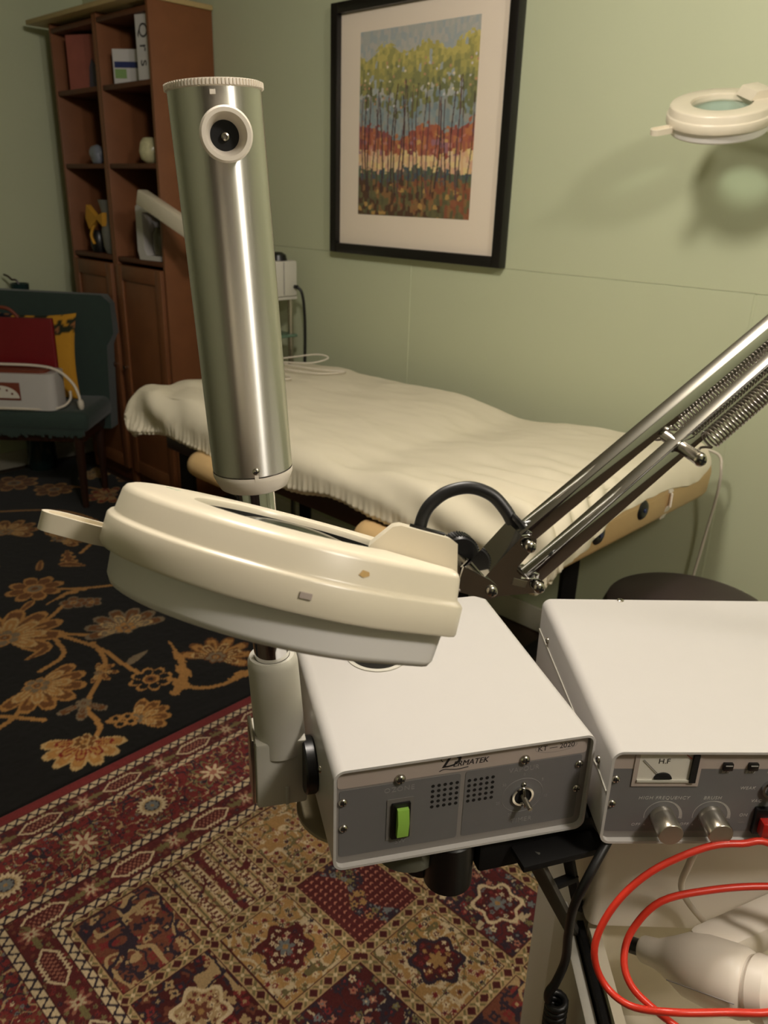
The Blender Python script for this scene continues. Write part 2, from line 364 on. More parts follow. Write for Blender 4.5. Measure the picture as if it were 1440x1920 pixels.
    for jj in range(int(j.min()), int(j.max())+1):
        for ii in range(int(i.min()), int(i.max())+1):
            mk = (j == jj) & (i == ii)
            if not mk.any(): continue
            s_, t_, u_, v_ = S[mk], Tt[mk], cu[mk], cv[mk]; sd = 100+jj*13+ii*7
            k = KIND.get((jj, ii), kinds[(jj*5+ii*3) % len(kinds)])
            base = {'tree': R_BRN*1.1, 'rows': R_TAN, 'gold': R_GOLD, 'goldm': R_GOLD*1.15, 'goldd': R_GOLD*1.05, 'red': R_DRED, 'redm': R_DRED*1.2, 'dred': R_DRED*.9, 'ivory': R_DRED*.8, 'boteh': R_DRED, 'tan': R_TAN*1.05, 'blue': R_OLV, 'olive': R_OLV*1.1}[k]
            c = np.tile(base, s_.shape+(1,)); r = np.hypot(u_, v_); th = np.arctan2(v_, u_)
            lightbg = k in ('gold', 'goldm', 'goldd', 'tan', 'blue', 'olive')
            if k == 'rows':
                st = (v_*2*np.pi/.034); ch = np.sin(u_*2*np.pi/.0125+np.sign(np.cos(st))*1.2)
                c = np.where((np.abs(np.sin(st/2+.4)) > .62)[..., None], R_CRM*.92, c); c = np.where(((ch > .1) & (np.abs(np.sin(st/2+.4)) > .75))[..., None], R_BRN*.8, c)
                c = np.where(((np.abs(np.sin(st/2+.4)) < .22))[..., None], R_OLV*.8, c); c = np.where((np.abs(v_) < .009)[..., None], R_DRED*1.3, c); c = florets(c, s_, t_, 70, sd+5, [R_BRN, R_OLV, R_DRED, R_TAN, R_NAVY], .33, None, 5, .62); c = vines(c, s_, t_, 30, sd+6, R_DRED, .03)
            elif k == 'boteh':
                a_, b_ = u_/.0155, v_/.0155; fx, fy = a_-np.floor(a_)-.5, b_-np.floor(b_)-.5
                c = np.where((np.hypot(fx*1.3+.1, fy) < .27)[..., None], R_PNK*1.25, c); c = np.where((np.hypot(fx*1.3-.1, fy) < .17)[..., None], R_DRED*.7, c)
                cen = (np.abs(v_+.02*np.sin(u_*40)) < .022); c2 = florets(c, s_, t_, 55, sd, [R_GOLD, R_OLV, R_BLU, R_NAVY], .42, R_NAVY, 5); c = np.where(cen[..., None], c2, c)
            else:
                if k in ('tree', 'ivory'):
                    c = florets(c, s_, t_, 44, sd, [R_NAVY, R_TAN, R_BRN, R_NAVY, R_RED], .42, None, 4); c = vines(c, s_, t_, 16, sd+3, R_TAN, .035); c = vines(c, s_, t_, 24, sd+4, R_NAVY, .04)
                elif lightbg:
                    c = vines(c, s_, t_, 22, sd+3, R_CRM*.9, .04); c = florets(c, s_, t_, 58, sd, [R_DRED, R_NAVY, R_RED, R_CRM, R_OLV, R_BRN] if k != 'blue' else [R_BLU, R_CRM, R_NAVY, R_BLU, R_DRED], .3, R_CRM*.8 if k != 'tan' else R_BRN, 5, .8); c = vines(c, s_, t_, 30, sd+8, R_OLV*.8, .03)
                else:
                    c = vines(c, s_, t_, 20, sd+3, R_CRM*.8, .03); c = florets(c, s_, t_, 48, sd, [R_CRM, R_OLV, R_BLU, R_NAVY, R_PNK, R_RED], .34, R_NAVY, 5, .85); c = vines(c, s_, t_, 28, sd+9, R_NAVY, .025)
                if k in ('goldm', 'redm', 'ivory', 'goldd', 'red'):
                    oc, ic = {'goldm': (R_DRED, R_BLU), 'redm': (R_CRM, R_BLU), 'ivory': (R_CRM, R_BRN), 'goldd': (R_NAVY, R_GOLD), 'red': (R_CRM, R_OLV)}[k]
                    R0 = .052*(1+.14*np.cos(6*th+1)); c = np.where((r < R0)[..., None], oc, c); c = np.where((r < R0*.84)[..., None], R_DRED*.9 if k != 'ivory' else R_TAN, c)
                    c2 = florets(c, s_, t_, 75, sd+40, [R_CRM, R_NAVY, ic, R_RED], .36, None, 5); c = np.where((r < R0*.8)[..., None], c2, c); c = np.where((r < .016*(1+.3*np.cos(6*th)))[..., None], ic, c); c = np.where((r < .006)[..., None], R_GOLD, c)
            fld[mk] = c
    g = np.minimum(np.minimum(ps, Ps-ps), np.minimum(pt, Pt-pt)); vert = np.minimum(pt, Pt-pt) <= np.minimum(ps, Ps-ps); al2 = np.where(vert, S, Tt)
    stp = g < .0155; sc2 = np.tile(R_TAN*1.08, S.shape+(1,)); x = (al2/.038) % 1-.5
    dia = (np.abs(x)*.038+g*1.1) < .0115; sc2 = np.where(dia[..., None], R_DRED*.8, sc2); x2 = ((al2/.038+.5) % 1-.5)*.038
    sc2 = np.where(((np.abs(np.abs(x2)-g) < .0035) & (g < .011))[..., None], R_OLV, sc2); sc2 = np.where((np.hypot(x2, g) < .004)[..., None], R_CRM, sc2); sc2 = np.where((g > .0128)[..., None], R_DRED*.7, sc2)
    fld = np.where(stp[..., None], sc2, fld)
    col = np.where((e > .402)[..., None], fld, col)
    nz = (.86+.28*_h(np.round(S*900), np.round(Tt*900), 5))*(.8+.4*fbm(S*9, Tt*9, 77, 2)); gy = col.mean(-1, keepdims=True); col = (col*.88+gy*.12)*.88+np.array(lin((100, 76, 62)))*.12; return col*nz[..., None]*.9
def axis_pts(f0, f1, step, lo, hi, coarse=.012):
    a = np.arange(f0, f1, step); l = np.arange(lo, f0, coarse); r = np.append(np.arange(f1, hi, coarse), hi); return np.concatenate([l, a, r])
def rug_mesh(name, ss, tt, fn, z0, th):
    S, Tt = np.meshgrid(ss, tt, indexing='ij'); colr = fn(S, Tt)
    z = z0+th+.0008*vn(S*90, Tt*90, 3)+.002*fbm(S*1.3, Tt*1.3, 8)
    ed = np.zeros(S.shape, bool); ed[0] = ed[-1] = True; ed[:, 0] = ed[:, -1] = True; z = np.where(ed, z0, z)
    V = np.stack([-S, Tt, z], -1).reshape(-1, 3); Rn = np.array(RM)[:3, :3]; V = V @ Rn.T
    return grid_mesh(name, V.reshape(S.shape+(3,)), colr)
M_RUG = ATTR_MAT('wool_pile', .95, .5, 650, .08, .3, .1)
me = rug_mesh('red_rug', axis_pts(.42, 1.695, .0022, -.3, 1.695), axis_pts(.028, 1.36, .0022, .028, 1.75), red_rug, .0, .010)
obj('persian_rug', me, M_RUG, None, 0, RM, 'crimson persian rug with a field of square garden panels, under the trolley', 'rug')
# dark floral rug
D_TAN, D_BRN, D_GRY, D_RED, D_BLK, D_CRM = C8(172, 124, 68), C8(112, 70, 34), C8(126, 108, 84), C8(128, 34, 26), C8(24, 22, 21), C8(190, 156, 104)
def dark_rug(S, Tt):
    col = np.tile(D_BLK, S.shape+(1,))
    def rot(cs, ct, ang):
        x, y = S-cs, Tt-ct; c, s = math.cos(ang), math.sin(ang); return x*c+y*s, -x*s+y*c
    def stem(col, pts, w=.008, c=D_TAN):
        P = np.array([[p.x, p.y] for p in smooth_pts([(q[0], q[1], 0) for q in pts], 6)])
        sel = (S > P[:, 0].min()-.05) & (S < P[:, 0].max()+.05) & (Tt > P[:, 1].min()-.05) & (Tt < P[:, 1].max()+.05)
        d = np.full(S.shape, 9.); s_, t_ = S[sel], Tt[sel]; dd = np.full(s_.shape, 9.)
        for a, b_ in zip(P, P[1:]):
            ab = b_-a; L = ab@ab+1e-12; tt_ = np.clip(((s_-a[0])*ab[0]+(t_-a[1])*ab[1])/L, 0, 1); dd = np.minimum(dd, np.hypot(s_-a[0]-tt_*ab[0], t_-a[1]-tt_*ab[1]))
        d[sel] = dd; return np.where((d < w)[..., None], c, col)
    def leaf(col, cs, ct, L, w, ang, c=D_TAN, c2=None, curve=0, teeth=0):
        x, y = rot(cs, ct, ang); y = y-curve*(x*x)/L; u = x/L
        h = w*np.sqrt(np.clip(u*(1-u), 0, 1))*2*(1-.45*u)*(1-(teeth and .45)*(np.abs(np.sin(u*np.pi*teeth)) > .75)) if teeth else w*np.sqrt(np.clip(u*(1-u), 0, 1))*2*(1-.45*u)
        inn = (u > 0) & (u < 1) & (np.abs(y) < h); col = np.where(inn[..., None], c, col)
        if c2 is not None: col = np.where((inn & (np.abs(y) < h*.55))[..., None], c2, col)
        return col
    def flower(col, cs, ct, r, n, ang, c=D_TAN, c2=D_BRN, cc=D_GRY):
        x, y = rot(cs, ct, ang); rr = np.hypot(x, y); th = np.arctan2(y, x); lob = np.abs(np.cos(n*th/2))**.5; R0 = r*(.52+.48*lob)
        col = np.where((rr < R0)[..., None], c, col); col = np.where(((rr < R0*.84) & (lob > .45) & (rr > r*.38))[..., None], c2, col)
        col = np.where((rr < r*.34)[..., None], c, col); col = np.where((rr < r*.26)[..., None], cc, col); return np.where((rr < r*.12)[..., None], c2, col)
    def palmette(col, cs, ct, r, ang, c=D_TAN, c2=D_BRN, n=7, spread=2.2, cc=D_GRY, c3=None):
        def petal(col, a, L, w, c, c2):
            x, y = rot(cs, ct, a); u = x/L; h = w*2*np.sqrt(np.clip(u*(1-u), 0, 1))*(.45+.8*u); inn = (u > 0) & (u < 1) & (np.abs(y) < h); col = np.where(inn[..., None], c, col)
            inn2 = (u > .2) & (u < .88) & (np.abs(y) < h*.68); col = np.where(inn2[..., None], c2, col); return np.where(((u > .35) & (u < .7) & (np.abs(y) < h*.22))[..., None], c, col)
        for ring, (f, ca, cb) in enumerate(((1, c, c2), (.68, D_CRM if c3 is None else c3, c if c3 is None else c2))):
            for k in range(n-2*ring):
                m_ = n-2*ring; a = ang+(k-(m_-1)/2)*spread/max(m_-1, 1)
                col = petal(col, a, r*f*(1.0-.12*abs(k-(m_-1)/2)/m_), r*.19*f, ca, cb)
        return flower(col, cs, ct, r*.3, 6, ang, c, cc, c2)
    for pts in ([(3.06, .6), (2.75, .72), (2.5, .9), (2.449, .93), (2.25, 1.0), (2.11, 1.01), (2.02, 1.02)], [(2.449, .93), (2.33, 1.05), (2.335, 1.163)], [(2.449, .92), (2.3, .9), (2.25, .8)], [(2.3, 1.0), (2.18, .98), (2.11, .934), (1.98, .82), (1.86, .8), (1.8, .72)],
                [(2.81, 1.02), (2.7, 1.15), (2.62, 1.3), (2.5, 1.5)], [(2.526, .82), (2.55, .95), (2.62, 1.05)], [(1.87, .83), (1.83, .87), (1.815, .9)], [(2.2, .75), (2.08, .66), (2.05, .55), (2.15, .45)], [(2.0, .7), (2.1, .62)], [(3.7, 1.2), (3.5, 1.45), (3.2, 1.5), (3.0, 1.3)], [(3.9, 1.5), (3.7, 1.7), (3.5, 1.7)], [(1.98, 1.07), (1.85, 1.1), (1.8, 1.2), (1.82, 1.35)]):
        col = stem(col, pts)
    col = flower(col, 2.81, 1.024, .105, 8, .2); col = leaf(col, 2.72, .98, .09, .02, -2.2, D_TAN, D_BRN); col = leaf(col, 2.95, 1.1, .1, .018, .5, D_TAN, D_BRN)
    col = flower(col, 1.979, 1.029, .068, 8, .3, D_TAN, D_BLK, D_BRN)
    col = palmette(col, 2.526, .80, .2, .6, D_TAN, D_BRN, 9, 4.2); col = palmette(col, 2.32, 1.13, .145, .2, D_GRY, D_BRN, 7, 3.2, D_TAN); col = palmette(col, 1.95, 1.25, .13, 1.0, D_BRN, D_TAN, 7, 3.4)
    col = palmette(col, 2.18, .76, .15, 2.8, D_TAN, D_BRN, 7, 3.0); col = palmette(col, 1.83, .74, .12, -2.5, D_CRM, D_TAN, 7, 3.0, D_BRN, D_RED); col = palmette(col, 1.83, .89, .105, 1.7, D_TAN, D_BRN, 5, 1.8)
    for dx, dy in ((.018, -.018), (-.014, -.022), (.006, .012), (-.022, .006)):
        x, y = rot(1.85+dx, .87+dy, 0); col = np.where((np.hypot(x, y) < .017)[..., None], D_TAN, col); col = np.where((np.hypot(x, y) < .009)[..., None], D_BLK, col)
    col = palmette(col, 2.0, .82, .085, -2.6, D_GRY, D_BRN, 3, 2.0, D_GRY, D_GRY); col = palmette(col, 2.12, .93, .06, 2.2, D_TAN, D_BRN, 5, 3.5)
    col = flower(col, 2.61, 1.08, .05, 5, .4, D_GRY, D_BRN, D_TAN); col = flower(col, 2.57, 1.13, .04, 5, 1.4, D_GRY, D_BRN, D_TAN)
    col = leaf(col, 1.86, 1.03, .24, .04, 1.25, D_TAN, None, -.9, 4); col = leaf(col, 1.8, 1.2, .17, .03, 1.1, D_TAN, None, .9, 3)
    col = leaf(col, 2.1, 1.02, .09, .02, .9, D_GRY, None, .3); col = leaf(col, 2.38, .88, .08, .025, -2.5, D_TAN, D_BRN, .6); col = leaf(col, 2.68, 1.17, .12, .03, -.9, D_TAN, None, -1., 3); col = leaf(col, 2.05, .55, .14, .035, -1.0, D_TAN, None, .9, 4)
    col = leaf(col, 2.9, 1.22, .17, .04, .1, D_TAN, D_BRN, .2, 4); col = leaf(col, 2.95, 1.18, .1, .03, 1.9, D_TAN, D_BRN, .5); col = palmette(col, 2.75, 1.35, .13, 2.4, D_TAN, D_BRN, 5, 2.6)
    col = palmette(col, 3.1, .86, .15, .3, D_TAN, D_BRN, 7, 4.0); col = palmette(col, 3.42, 1.16, .14, .9, D_TAN, D_BRN, 7, 3.4); col = palmette(col, 3.2, 1.3, .13, 1.5, D_TAN, D_BRN, 7, 3.0)
    col = flower(col, 3.8, 1.55, .1, 7, 0, D_TAN, D_BRN); col = flower(col, 4.02, 1.44, .12, 8, 0); col = palmette(col, 3.93, 1.8, .12, 2.5, D_CRM, D_TAN, 7, 3.0); col = palmette(col, 3.55, 1.72, .12, -1, D_TAN, D_RED, 7, 3.6); col = palmette(col, 3.7, 1.95, .11, .3, D_TAN, D_BRN, 7, 3.6)
    rnd = random.Random(5)
    for k in range(40):
        s_, t_ = rnd.uniform(1.75, 4.1), rnd.uniform(-.6, 2.1)
        if .35 < t_ < 1.5 and s_ < 3.3: continue
        (col := flower(col, s_, t_, rnd.uniform(.06, .1), rnd.choice((6, 8)), rnd.uniform(0, 3))) if k % 2 else (col := palmette(col, s_, t_, rnd.uniform(.1, .15), rnd.uniform(0, 6), rnd.choice((D_TAN, D_GRY)), D_BRN))
    nz = (.85+.3*_h(np.round(S*700), np.round(Tt*700), 5))*(.85+.3*fbm(S*7, Tt*7, 9, 2)); return col*nz[..., None]*.9
me = rug_mesh('dark_rug', np.arange(1.698, 4.22, .0052), axis_pts(.3, 1.88, .0052, -.8, 1.88), dark_rug, .0, .008)
obj('floral_rug', me, M_RUG, None, 0, RM, 'black rug with large tan flowers and trailing vines, under the green chair', 'rug')
# ------------------------------------------------------------------ bookcase against the picture wall
bc = thing('bookcase', 'tall cherry wood bookcase with open shelves above panelled doors', 'bookcase', RM @ T(-3.62, 2.04, 0))
BA0, BA1, BB0, BB1, BZ = -4.06, -3.19, 1.9, 2.195, 2.11; BMID = -3.63
def bpart(name, x0, x1, y0, y1, z0, z1, mat=M_WOOD, bev=.002, par=None):
    b = BM(); box(b, x0, x1, y0, y1, z0, z1, RM, bev); return obj(name, b, mat, par or bc)
bpart('side_panel', BA1-.02, BA1, BB0, BB1, 0, BZ); bpart('side_panel', BA0, BA0+.02, BB0, BB1, 0, BZ)
bpart('divider', BMID-.021, BMID-.001, BB0, BB1-.01, 0, BZ); bpart('divider', BMID+.001, BMID+.021, BB0, BB1-.01, 0, BZ)
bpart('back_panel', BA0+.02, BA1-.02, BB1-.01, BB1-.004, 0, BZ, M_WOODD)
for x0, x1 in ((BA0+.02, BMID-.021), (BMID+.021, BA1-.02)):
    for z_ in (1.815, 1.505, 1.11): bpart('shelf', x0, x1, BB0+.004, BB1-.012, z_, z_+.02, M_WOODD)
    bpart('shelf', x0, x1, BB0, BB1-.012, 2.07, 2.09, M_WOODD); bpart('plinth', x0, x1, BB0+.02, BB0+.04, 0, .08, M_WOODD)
    d_ = bpart('door', x0+.002, x1-.002, BB0-.004, BB0+.012, .085, 1.095, M_WOOD)
    for q in ((x0+.002, x0+.055, .085, 1.095), (x1-.055, x1-.002, .085, 1.095), (x0+.055, x1-.055, .085, .15), (x0+.055, x1-.055, 1.03, 1.095)):
        b = BM(); box(b, q[0], q[1], BB0-.014, BB0-.003, q[2], q[3], RM, .003); obj('door_frame_rail', b, M_WOOD, d_)
    hx = x1-.03 if x0 < -3.8 else x0+.03
    b = BM(); cyl(b, W(hx, BB0-.014, .62), W(hx, BB0-.032, .62), .007, .011); obj('knob', b, M_NICKEL, d_)
b = BM(); box(b, BA0-.12, BA1+.01, BB0-.05, BB1, BZ, BZ+.02, RM, .004); obj('top_board', b, M_TAN, bc)
# things on the shelves
def shelf_box(name, label, cat, a, b_, z, w, d_, h, mats, rot=0, group=None):
    t_ = thing(name, label, cat, RM @ T(a, b_, z) @ RZ(rot), group); M = WM[t_]
    b = BM(); box(b, -w/2, w/2, -d_/2, d_/2, 0, h, M, .001); obj('carton', b, mats[0], t_, 0); return t_, M
t_, M = shelf_box('gift_box', 'brown and pink printed carton with a white edge on the top shelf', 'box', -3.87, 2.0, 1.8365, .19, .1, .22, [MAT('rose_print', (150, 82, 70), .6, var=.25, vscale=14)], 22)
b = BM(); box(b, .09, .096, -.052, .052, .001, .219, M); obj('edge_panel', b, M_WHITEP, t_, 0)
b = BM(); prism(b, [(-.03, .01), (.02, .01), (.012, .1), (-.006, .125), (-.022, .09)], -.0515, -.0495, M @ RX(90) @ T(.05, 0, .102)); obj('bottle_print', b, MAT('print_grey', (72, 66, 78), .6), t_, 0)
t_, M = shelf_box('blue_band_box', 'small white carton with a navy band beside the tall white box', 'box', -3.50, 1.985, 1.8365, .115, .1, .13, [M_WHITEE], 38)
b = BM(); box(b, -.0508, .0508, -.0508, .0508, .06, .083, M); obj('band', b, MAT('navy_print', (30, 42, 92), .5), t_, 0)
b = BM(); box(b, -.0506, -.0, -.0506, -.03, .02, .055, M); obj('leaf_print', b, MAT('leaf_green', (120, 150, 90), .6), t_, 0)
t_, M = shelf_box('tall_white_box', 'tall white carton with dark lettering down its side on the top shelf', 'box', -3.285, 1.975, 1.8365, .075, .12, .232, [M_WHITEE], 12)
for ch, zz in (('Q', .175), ('r', .115), ('s', .06)):
    b = BM(); text_bm(b, ch, .07, M @ T(.004, -.0605, zz) @ RX(90) @ RZ(-90), .0003); obj('letter', b, M_INKD, t_, 0)
t_ = thing('spray_bottle', 'white bottle standing behind a crumpled grey plastic bag', 'bottle', RM @ T(-3.815, 2.03, 1.5265)); M = WM[t_]
b = BM(); lathe(b, [(0, 0), (.027, 0), (.029, .005), (.029, .13), (.022, .15), (.012, .157), (.012, .17), (0, .17)], 24, M); obj('body', b, M_WHITEP, t_)
b = BM(); lathe(b, [(.0, .168), (.014, .168), (.014, .2), (.01, .205), (0, .205)], 16, M); obj('cap', b, M_WHITEP, t_)
def crumple(name, label, cat, M, sx, sy, sz, mat, seed, par=None, amp=.3):
    t = bmesh.new(); bmesh.ops.create_icosphere(t, subdivisions=4, radius=1)
    r_ = random.Random(seed); dirs = [Vector((r_.uniform(-1, 1), r_.uniform(-1, 1), r_.uniform(-1, 1))).normalized() for _ in range(26)]
    for v in t.verts:
        n = v.co.normalized(); k = 1+amp*max((n.dot(q)-.75)*3 for q in dirs)-amp*.5; v.co = Vector((n.x*sx*k, n.y*sy*k, max(n.z*sz*k, -sz*.8)))
    t.transform(M @ T(0, 0, sz*.8)); return obj(name, t, mat, par, 25, M, label, cat)
crumple('plastic_bag', 'crumpled grey-blue plastic bag on the middle shelf', 'bag', RM @ T(-3.775, 1.932, 1.5265), .05, .025, .045, MAT('film', (120, 124, 136), .25), 3)
t_ = thing('crackle_jar', 'round crackled glass jar alone on the middle shelf', 'jar', RM @ T(-3.335, 1.965, 1.5265)); M = WM[t_]
b = BM(); lathe(b, [(0, 0), (.03, 0), (.05, .015), (.058, .045), (.052, .08), (.04, .098), (.036, .1), (.033, .097), (.045, .078), (.05, .045), (.044, .02), (0, .008)], 28, M); obj('bowl', b, MAT('crackle', (196, 190, 150), .12, var=.3, vscale=60, bump=.8, bscale=90), t_)
# yellow bow and vase
t_ = thing('ribbon_vase', 'grey vase tied with a yellow ribbon bow on the cabinet shelf', 'vase', RM @ T(-3.75, 1.975, 1.131)); M = WM[t_]
b = BM(); lathe(b, [(0, 0), (.045, 0), (.055, .03), (.06, .1), (.05, .17), (.058, .21), (.066, .24), (.06, .24), (.045, .17), (.05, .1), (0, .02)], 24, M); obj('body', b, MAT('grey_glaze', (112, 110, 104), .4), t_)
b = BM(); prism(b, [(-.01, 0), (-.09, .05), (-.11, -.01), (-.08, -.06), (-.03, -.03), (.0, -.012), (.05, -.04), (.06, .02)], -.012, .012, M @ T(-.03, -.06, .165) @ RX(90), .004); bo = obj('bow', b, M_YELLOW, t_)
b = BM(); tube(b, smooth_pts([M @ Vector(p) for p in ((-.08, -.06, .13), (-.1, -.07, .08), (-.085, -.065, .04))]), .007, 6); obj('ribbon_tail', b, M_YELLOW, bo)
t_ = thing('black_vase', 'small black pot under the yellow ribbon', 'vase', RM @ T(-3.865, 1.95, 1.131)); M = WM[t_]
b = BM(); lathe(b, [(0, 0), (.03, 0), (.04, .03), (.038, .08), (.028, .1), (.024, .1), (.032, .07), (0, .01)], 24, M); obj('body', b, M_BLACK, t_)
# white countertop appliance
t_ = thing('coffee_maker', 'white countertop coffee maker on the cabinet shelf', 'appliance', RM @ T(-3.325, 1.965, 1.131) @ RZ(8)); M = WM[t_]
b = BM(); prism(b, [(.06, .0), (.06, .02), (-.03, .02), (-.045, .045), (-.045, .2), (.06, .2), (.06, .235), (-.07, .235), (-.088, .22), (-.092, .04), (-.08, .0)], -.055, .055, M @ RX(90), .006); obj('housing', b, M_WHITEE, t_)
b = BM(); lathe(b, [(0, 0), (.036, 0), (.04, .03), (.04, .09), (.03, .115), (.028, .115), (.037, .09), (.037, .03), (0, .006)], 24, M @ T(.012, 0, .023)); ca = obj('carafe', b, MAT('smoked_glass', (86, 78, 60), .1), t_)
b = BM(); tube(b, smooth_pts([M @ Vector(p) for p in ((.05, 0, .12), (.078, 0, .12), (.082, 0, .07), (.052, 0, .055))]), .006, 8); obj('handle', b, M_WHITEP, ca)
b = BM(); box(b, -.07, .05, -.05, .05, .236, .25, M, .005); obj('lid', b, M_WHITEP, t_)
t_ = thing('ring_mirror', 'small white ring stand behind the coffee maker', 'stand', RM @ T(-3.35, 2.07, 1.131)); M = WM[t_]
b = BM(); tube(b, [M @ Vector((.028*math.cos(a*math.pi/12), 0, .30+.04*math.sin(a*math.pi/12))) for a in range(24)], .006, 8, True); obj('ring', b, M_WHITEP, t_)
b = BM(); cyl(b, M @ Vector((0, 0, .004)), M @ Vector((0, 0, .26)), .005); obj('rod', b, M_WHITEP, t_); b = BM(); cyl(b, M @ Vector((0, 0, 0)), M @ Vector((0, 0, .006)), .04); obj('base', b, M_WHITEP, t_)
# ------------------------------------------------------------------ framed print
PA0, PA1, PZ0, PZ1 = -2.425, -1.612, 1.222, 2.045
pf = thing('framed_print', 'black framed print of autumn trees with a wide pale mat', 'picture', RM @ T((PA0+PA1)/2, 2.19, PZ0)); fw = .034
for x0, x1, z0, z1 in ((PA0, PA0+fw, PZ0, PZ1), (PA1-fw, PA1, PZ0, PZ1), (PA0+fw, PA1-fw, PZ0, PZ0+fw), (PA0+fw, PA1-fw, PZ1-fw, PZ1)):
    b = BM(); box(b, x0, x1, 2.163, 2.1985, z0, z1, RM, .002); obj('frame_rail', b, M_BLACKF, pf)
b = BM(); box(b, PA0+.02, PA1-.02, 2.185, 2.197, PZ0+.02, PZ1-.02, RM); mt_ = obj('mat_board', b, M_MATB, pf, 0)
IA0, IA1, IZ0, IZ1 = -2.292, -1.765, 1.362, 1.947
def art(U, V):
    """U 0..1 left to right, V 0..1 bottom to top; short upright dabs of paint"""
    wx, wy = U+.012*(fbm(U*20, V*20, 91)-.5), V+.012*(fbm(U*20, V*20, 92)-.5)
    d, a, rid = cells(wx*44, wy*30, 51); d2, a2, r2 = cells(wx*30, wy*38, 61); R3 = np.modf(rid*7.13)[0]
    v = V+(rid-.5)*.045+.012*np.sin(U*9)
    col = pal_pick(R3, [C8(168, 170, 162), C8(178, 174, 164), C8(158, 166, 166)])
    col = np.where((v < .66)[..., None], pal_pick(R3, [C8(132, 148, 150), C8(146, 154, 150), C8(120, 138, 142), C8(150, 150, 140)]), col)
    ridge = .485+.03*np.sin(U*5.5+2.2)+.025*np.sin(U*13)
    col = np.where((v < ridge)[..., None], pal_pick(np.clip(R3*.8+.25*(U-.5)+.1, 0, .999), [C8(140, 70, 74), C8(160, 78, 62), C8(152, 66, 50), C8(176, 92, 54), C8(186, 112, 56), C8(166, 88, 66)]), col)
    mv = (v < ridge-.06) & (r2 < .3); col = np.where(mv[..., None], pal_pick(np.modf(r2*13)[0], [C8(160, 104, 116), C8(190, 120, 104), C8(204, 160, 80)]), col)
    col = np.where((v < .35+.02*np.sin(U*6+1))[..., None], pal_pick(R3, [C8(224, 190, 142), C8(226, 198, 128), C8(218, 174, 120), C8(214, 164, 128)]), col)
    col = np.where((v < .262)[..., None], pal_pick(R3, [C8(66, 88, 96), C8(76, 92, 76), C8(92, 100, 70), C8(70, 80, 92), C8(104, 96, 84)]), col)
    k = np.clip(R3*.75+.45*(U-.45)-(.15-V)*1.2+.05, 0, .999)
    col = np.where((v < .205)[..., None], pal_pick(k, [C8(84, 52, 32), C8(92, 88, 54), C8(104, 98, 58), C8(140, 98, 50), C8(136, 74, 42), C8(148, 84, 48)]), col)
    col = np.where(((v < .16) & (r2 > .9))[..., None], C8(182, 140, 64), col)
    top = .915+.02*U-.06*np.abs(np.sin(U*9.2+.9))**2+.03*(vn(U*13, U*0, 41)-.5); lo = .60+.05*np.sin(U*11)
    den = np.clip((V-lo)/.12, 0, 1); fol = (V < top+(rid-.5)*.03) & (np.modf(rid*3.7)[0] < .25+.72*den) & (V > lo-.04)
    fc = pal_pick(np.clip((V-.62)*2.1+R3*.45-.12, 0, .999), [C8(112, 116, 70), C8(132, 132, 74), C8(154, 148, 76), C8(174, 162, 78), C8(190, 176, 84), C8(202, 186, 98)]); col = np.where(fol[..., None], fc, col)
    sp = (d2 < .26) & (r2 > .86) & (V > .58) & (V < .84); col = np.where(sp[..., None], pal_pick(np.modf(r2*9)[0], [C8(222, 206, 170), C8(198, 192, 190), C8(192, 140, 98)]), col)
    rnd = random.Random(11)
    for q in range(24):
        x0 = .03+.94*(q+rnd.uniform(-.35, .35))/23.5; lean = rnd.uniform(-.05, .08); b0, b1 = rnd.uniform(.08, .2), rnd.uniform(.58, .74); w_ = rnd.uniform(.003, .006)
        xx = x0+lean*(V-.2)+.012*np.sin(V*9+q); tr_ = (np.abs(U-xx) < w_*(1.3-.7*V)) & (V > b0) & (V < b1); col = np.where(tr_[..., None], C8(70, 42, 44) if q % 3 else C8(96, 62, 66), col)
    g_ = col.mean(-1, keepdims=True); return np.clip((col*.86+g_*.14)*1.22+.01, 0, 1)
u_, v_ = np.linspace(0, 1, 260), np.linspace(0, 1, 290); U, V = np.meshgrid(u_, v_, indexing='ij')
P = np.stack([IA0+(IA1-IA0)*U, np.full_like(U, 2.1845), IZ0+(IZ1-IZ0)*V], -1).reshape(-1, 3) @ np.array(RM)[:3, :3].T
obj('art_print', grid_mesh('art', P.reshape(U.shape+(3,)), art(U, V)), ATTR_MAT('printed_paper', .7, .05, 300, .2, .05), pf, 0)
b = BM(); box(b, PA0+.03, PA1-.03, 2.174, 2.1755, PZ0+.03, PZ1-.03, RM); 
gm = CLEAR('picture_glass', (.99, .99, .99), .25, .05); obj('glass_pane', b, gm, pf, 0)
# ------------------------------------------------------------------ treatment bed
EA0, EA1, EB0, EB1, EZ = -2.47, -.765, 1.27, 2.075, .80
bed = thing('treatment_bed', 'tan vinyl treatment bed along the wall under a white sheet', 'bed', RM @ T(-1.62, 1.67, 0))
def cushion(x0, x1, y0, y1, z0, z1, r, M=RM, seg=4):
    b = BM(); box(b, x0, x1, y0, y1, z0, z1, M, r, seg); return b
b = cushion(-1.37, EA1-.008, EB0+.02, EB1-.01, .69, EZ-.026, .042)
for v in b.verts: v.co.z += .046*min(max(((RM.inverted() @ v.co).x+1.37)/.55, 0), 1)*(1 if v.co.z > .73 else .2)
obj('pad', b, M_VINYL, bed)
obj('pad', cushion(EA0+.02, -1.375, EB0+.02, EB1-.01, .685, EZ-.022, .045), M_VINYL, bed)
b = BM(); box(b, EA0+.1, EA1-.3, EB0+.1, EB1-.1, .60, .684, RM, .004); obj('frame_deck', b, M_DWOOD, bed)
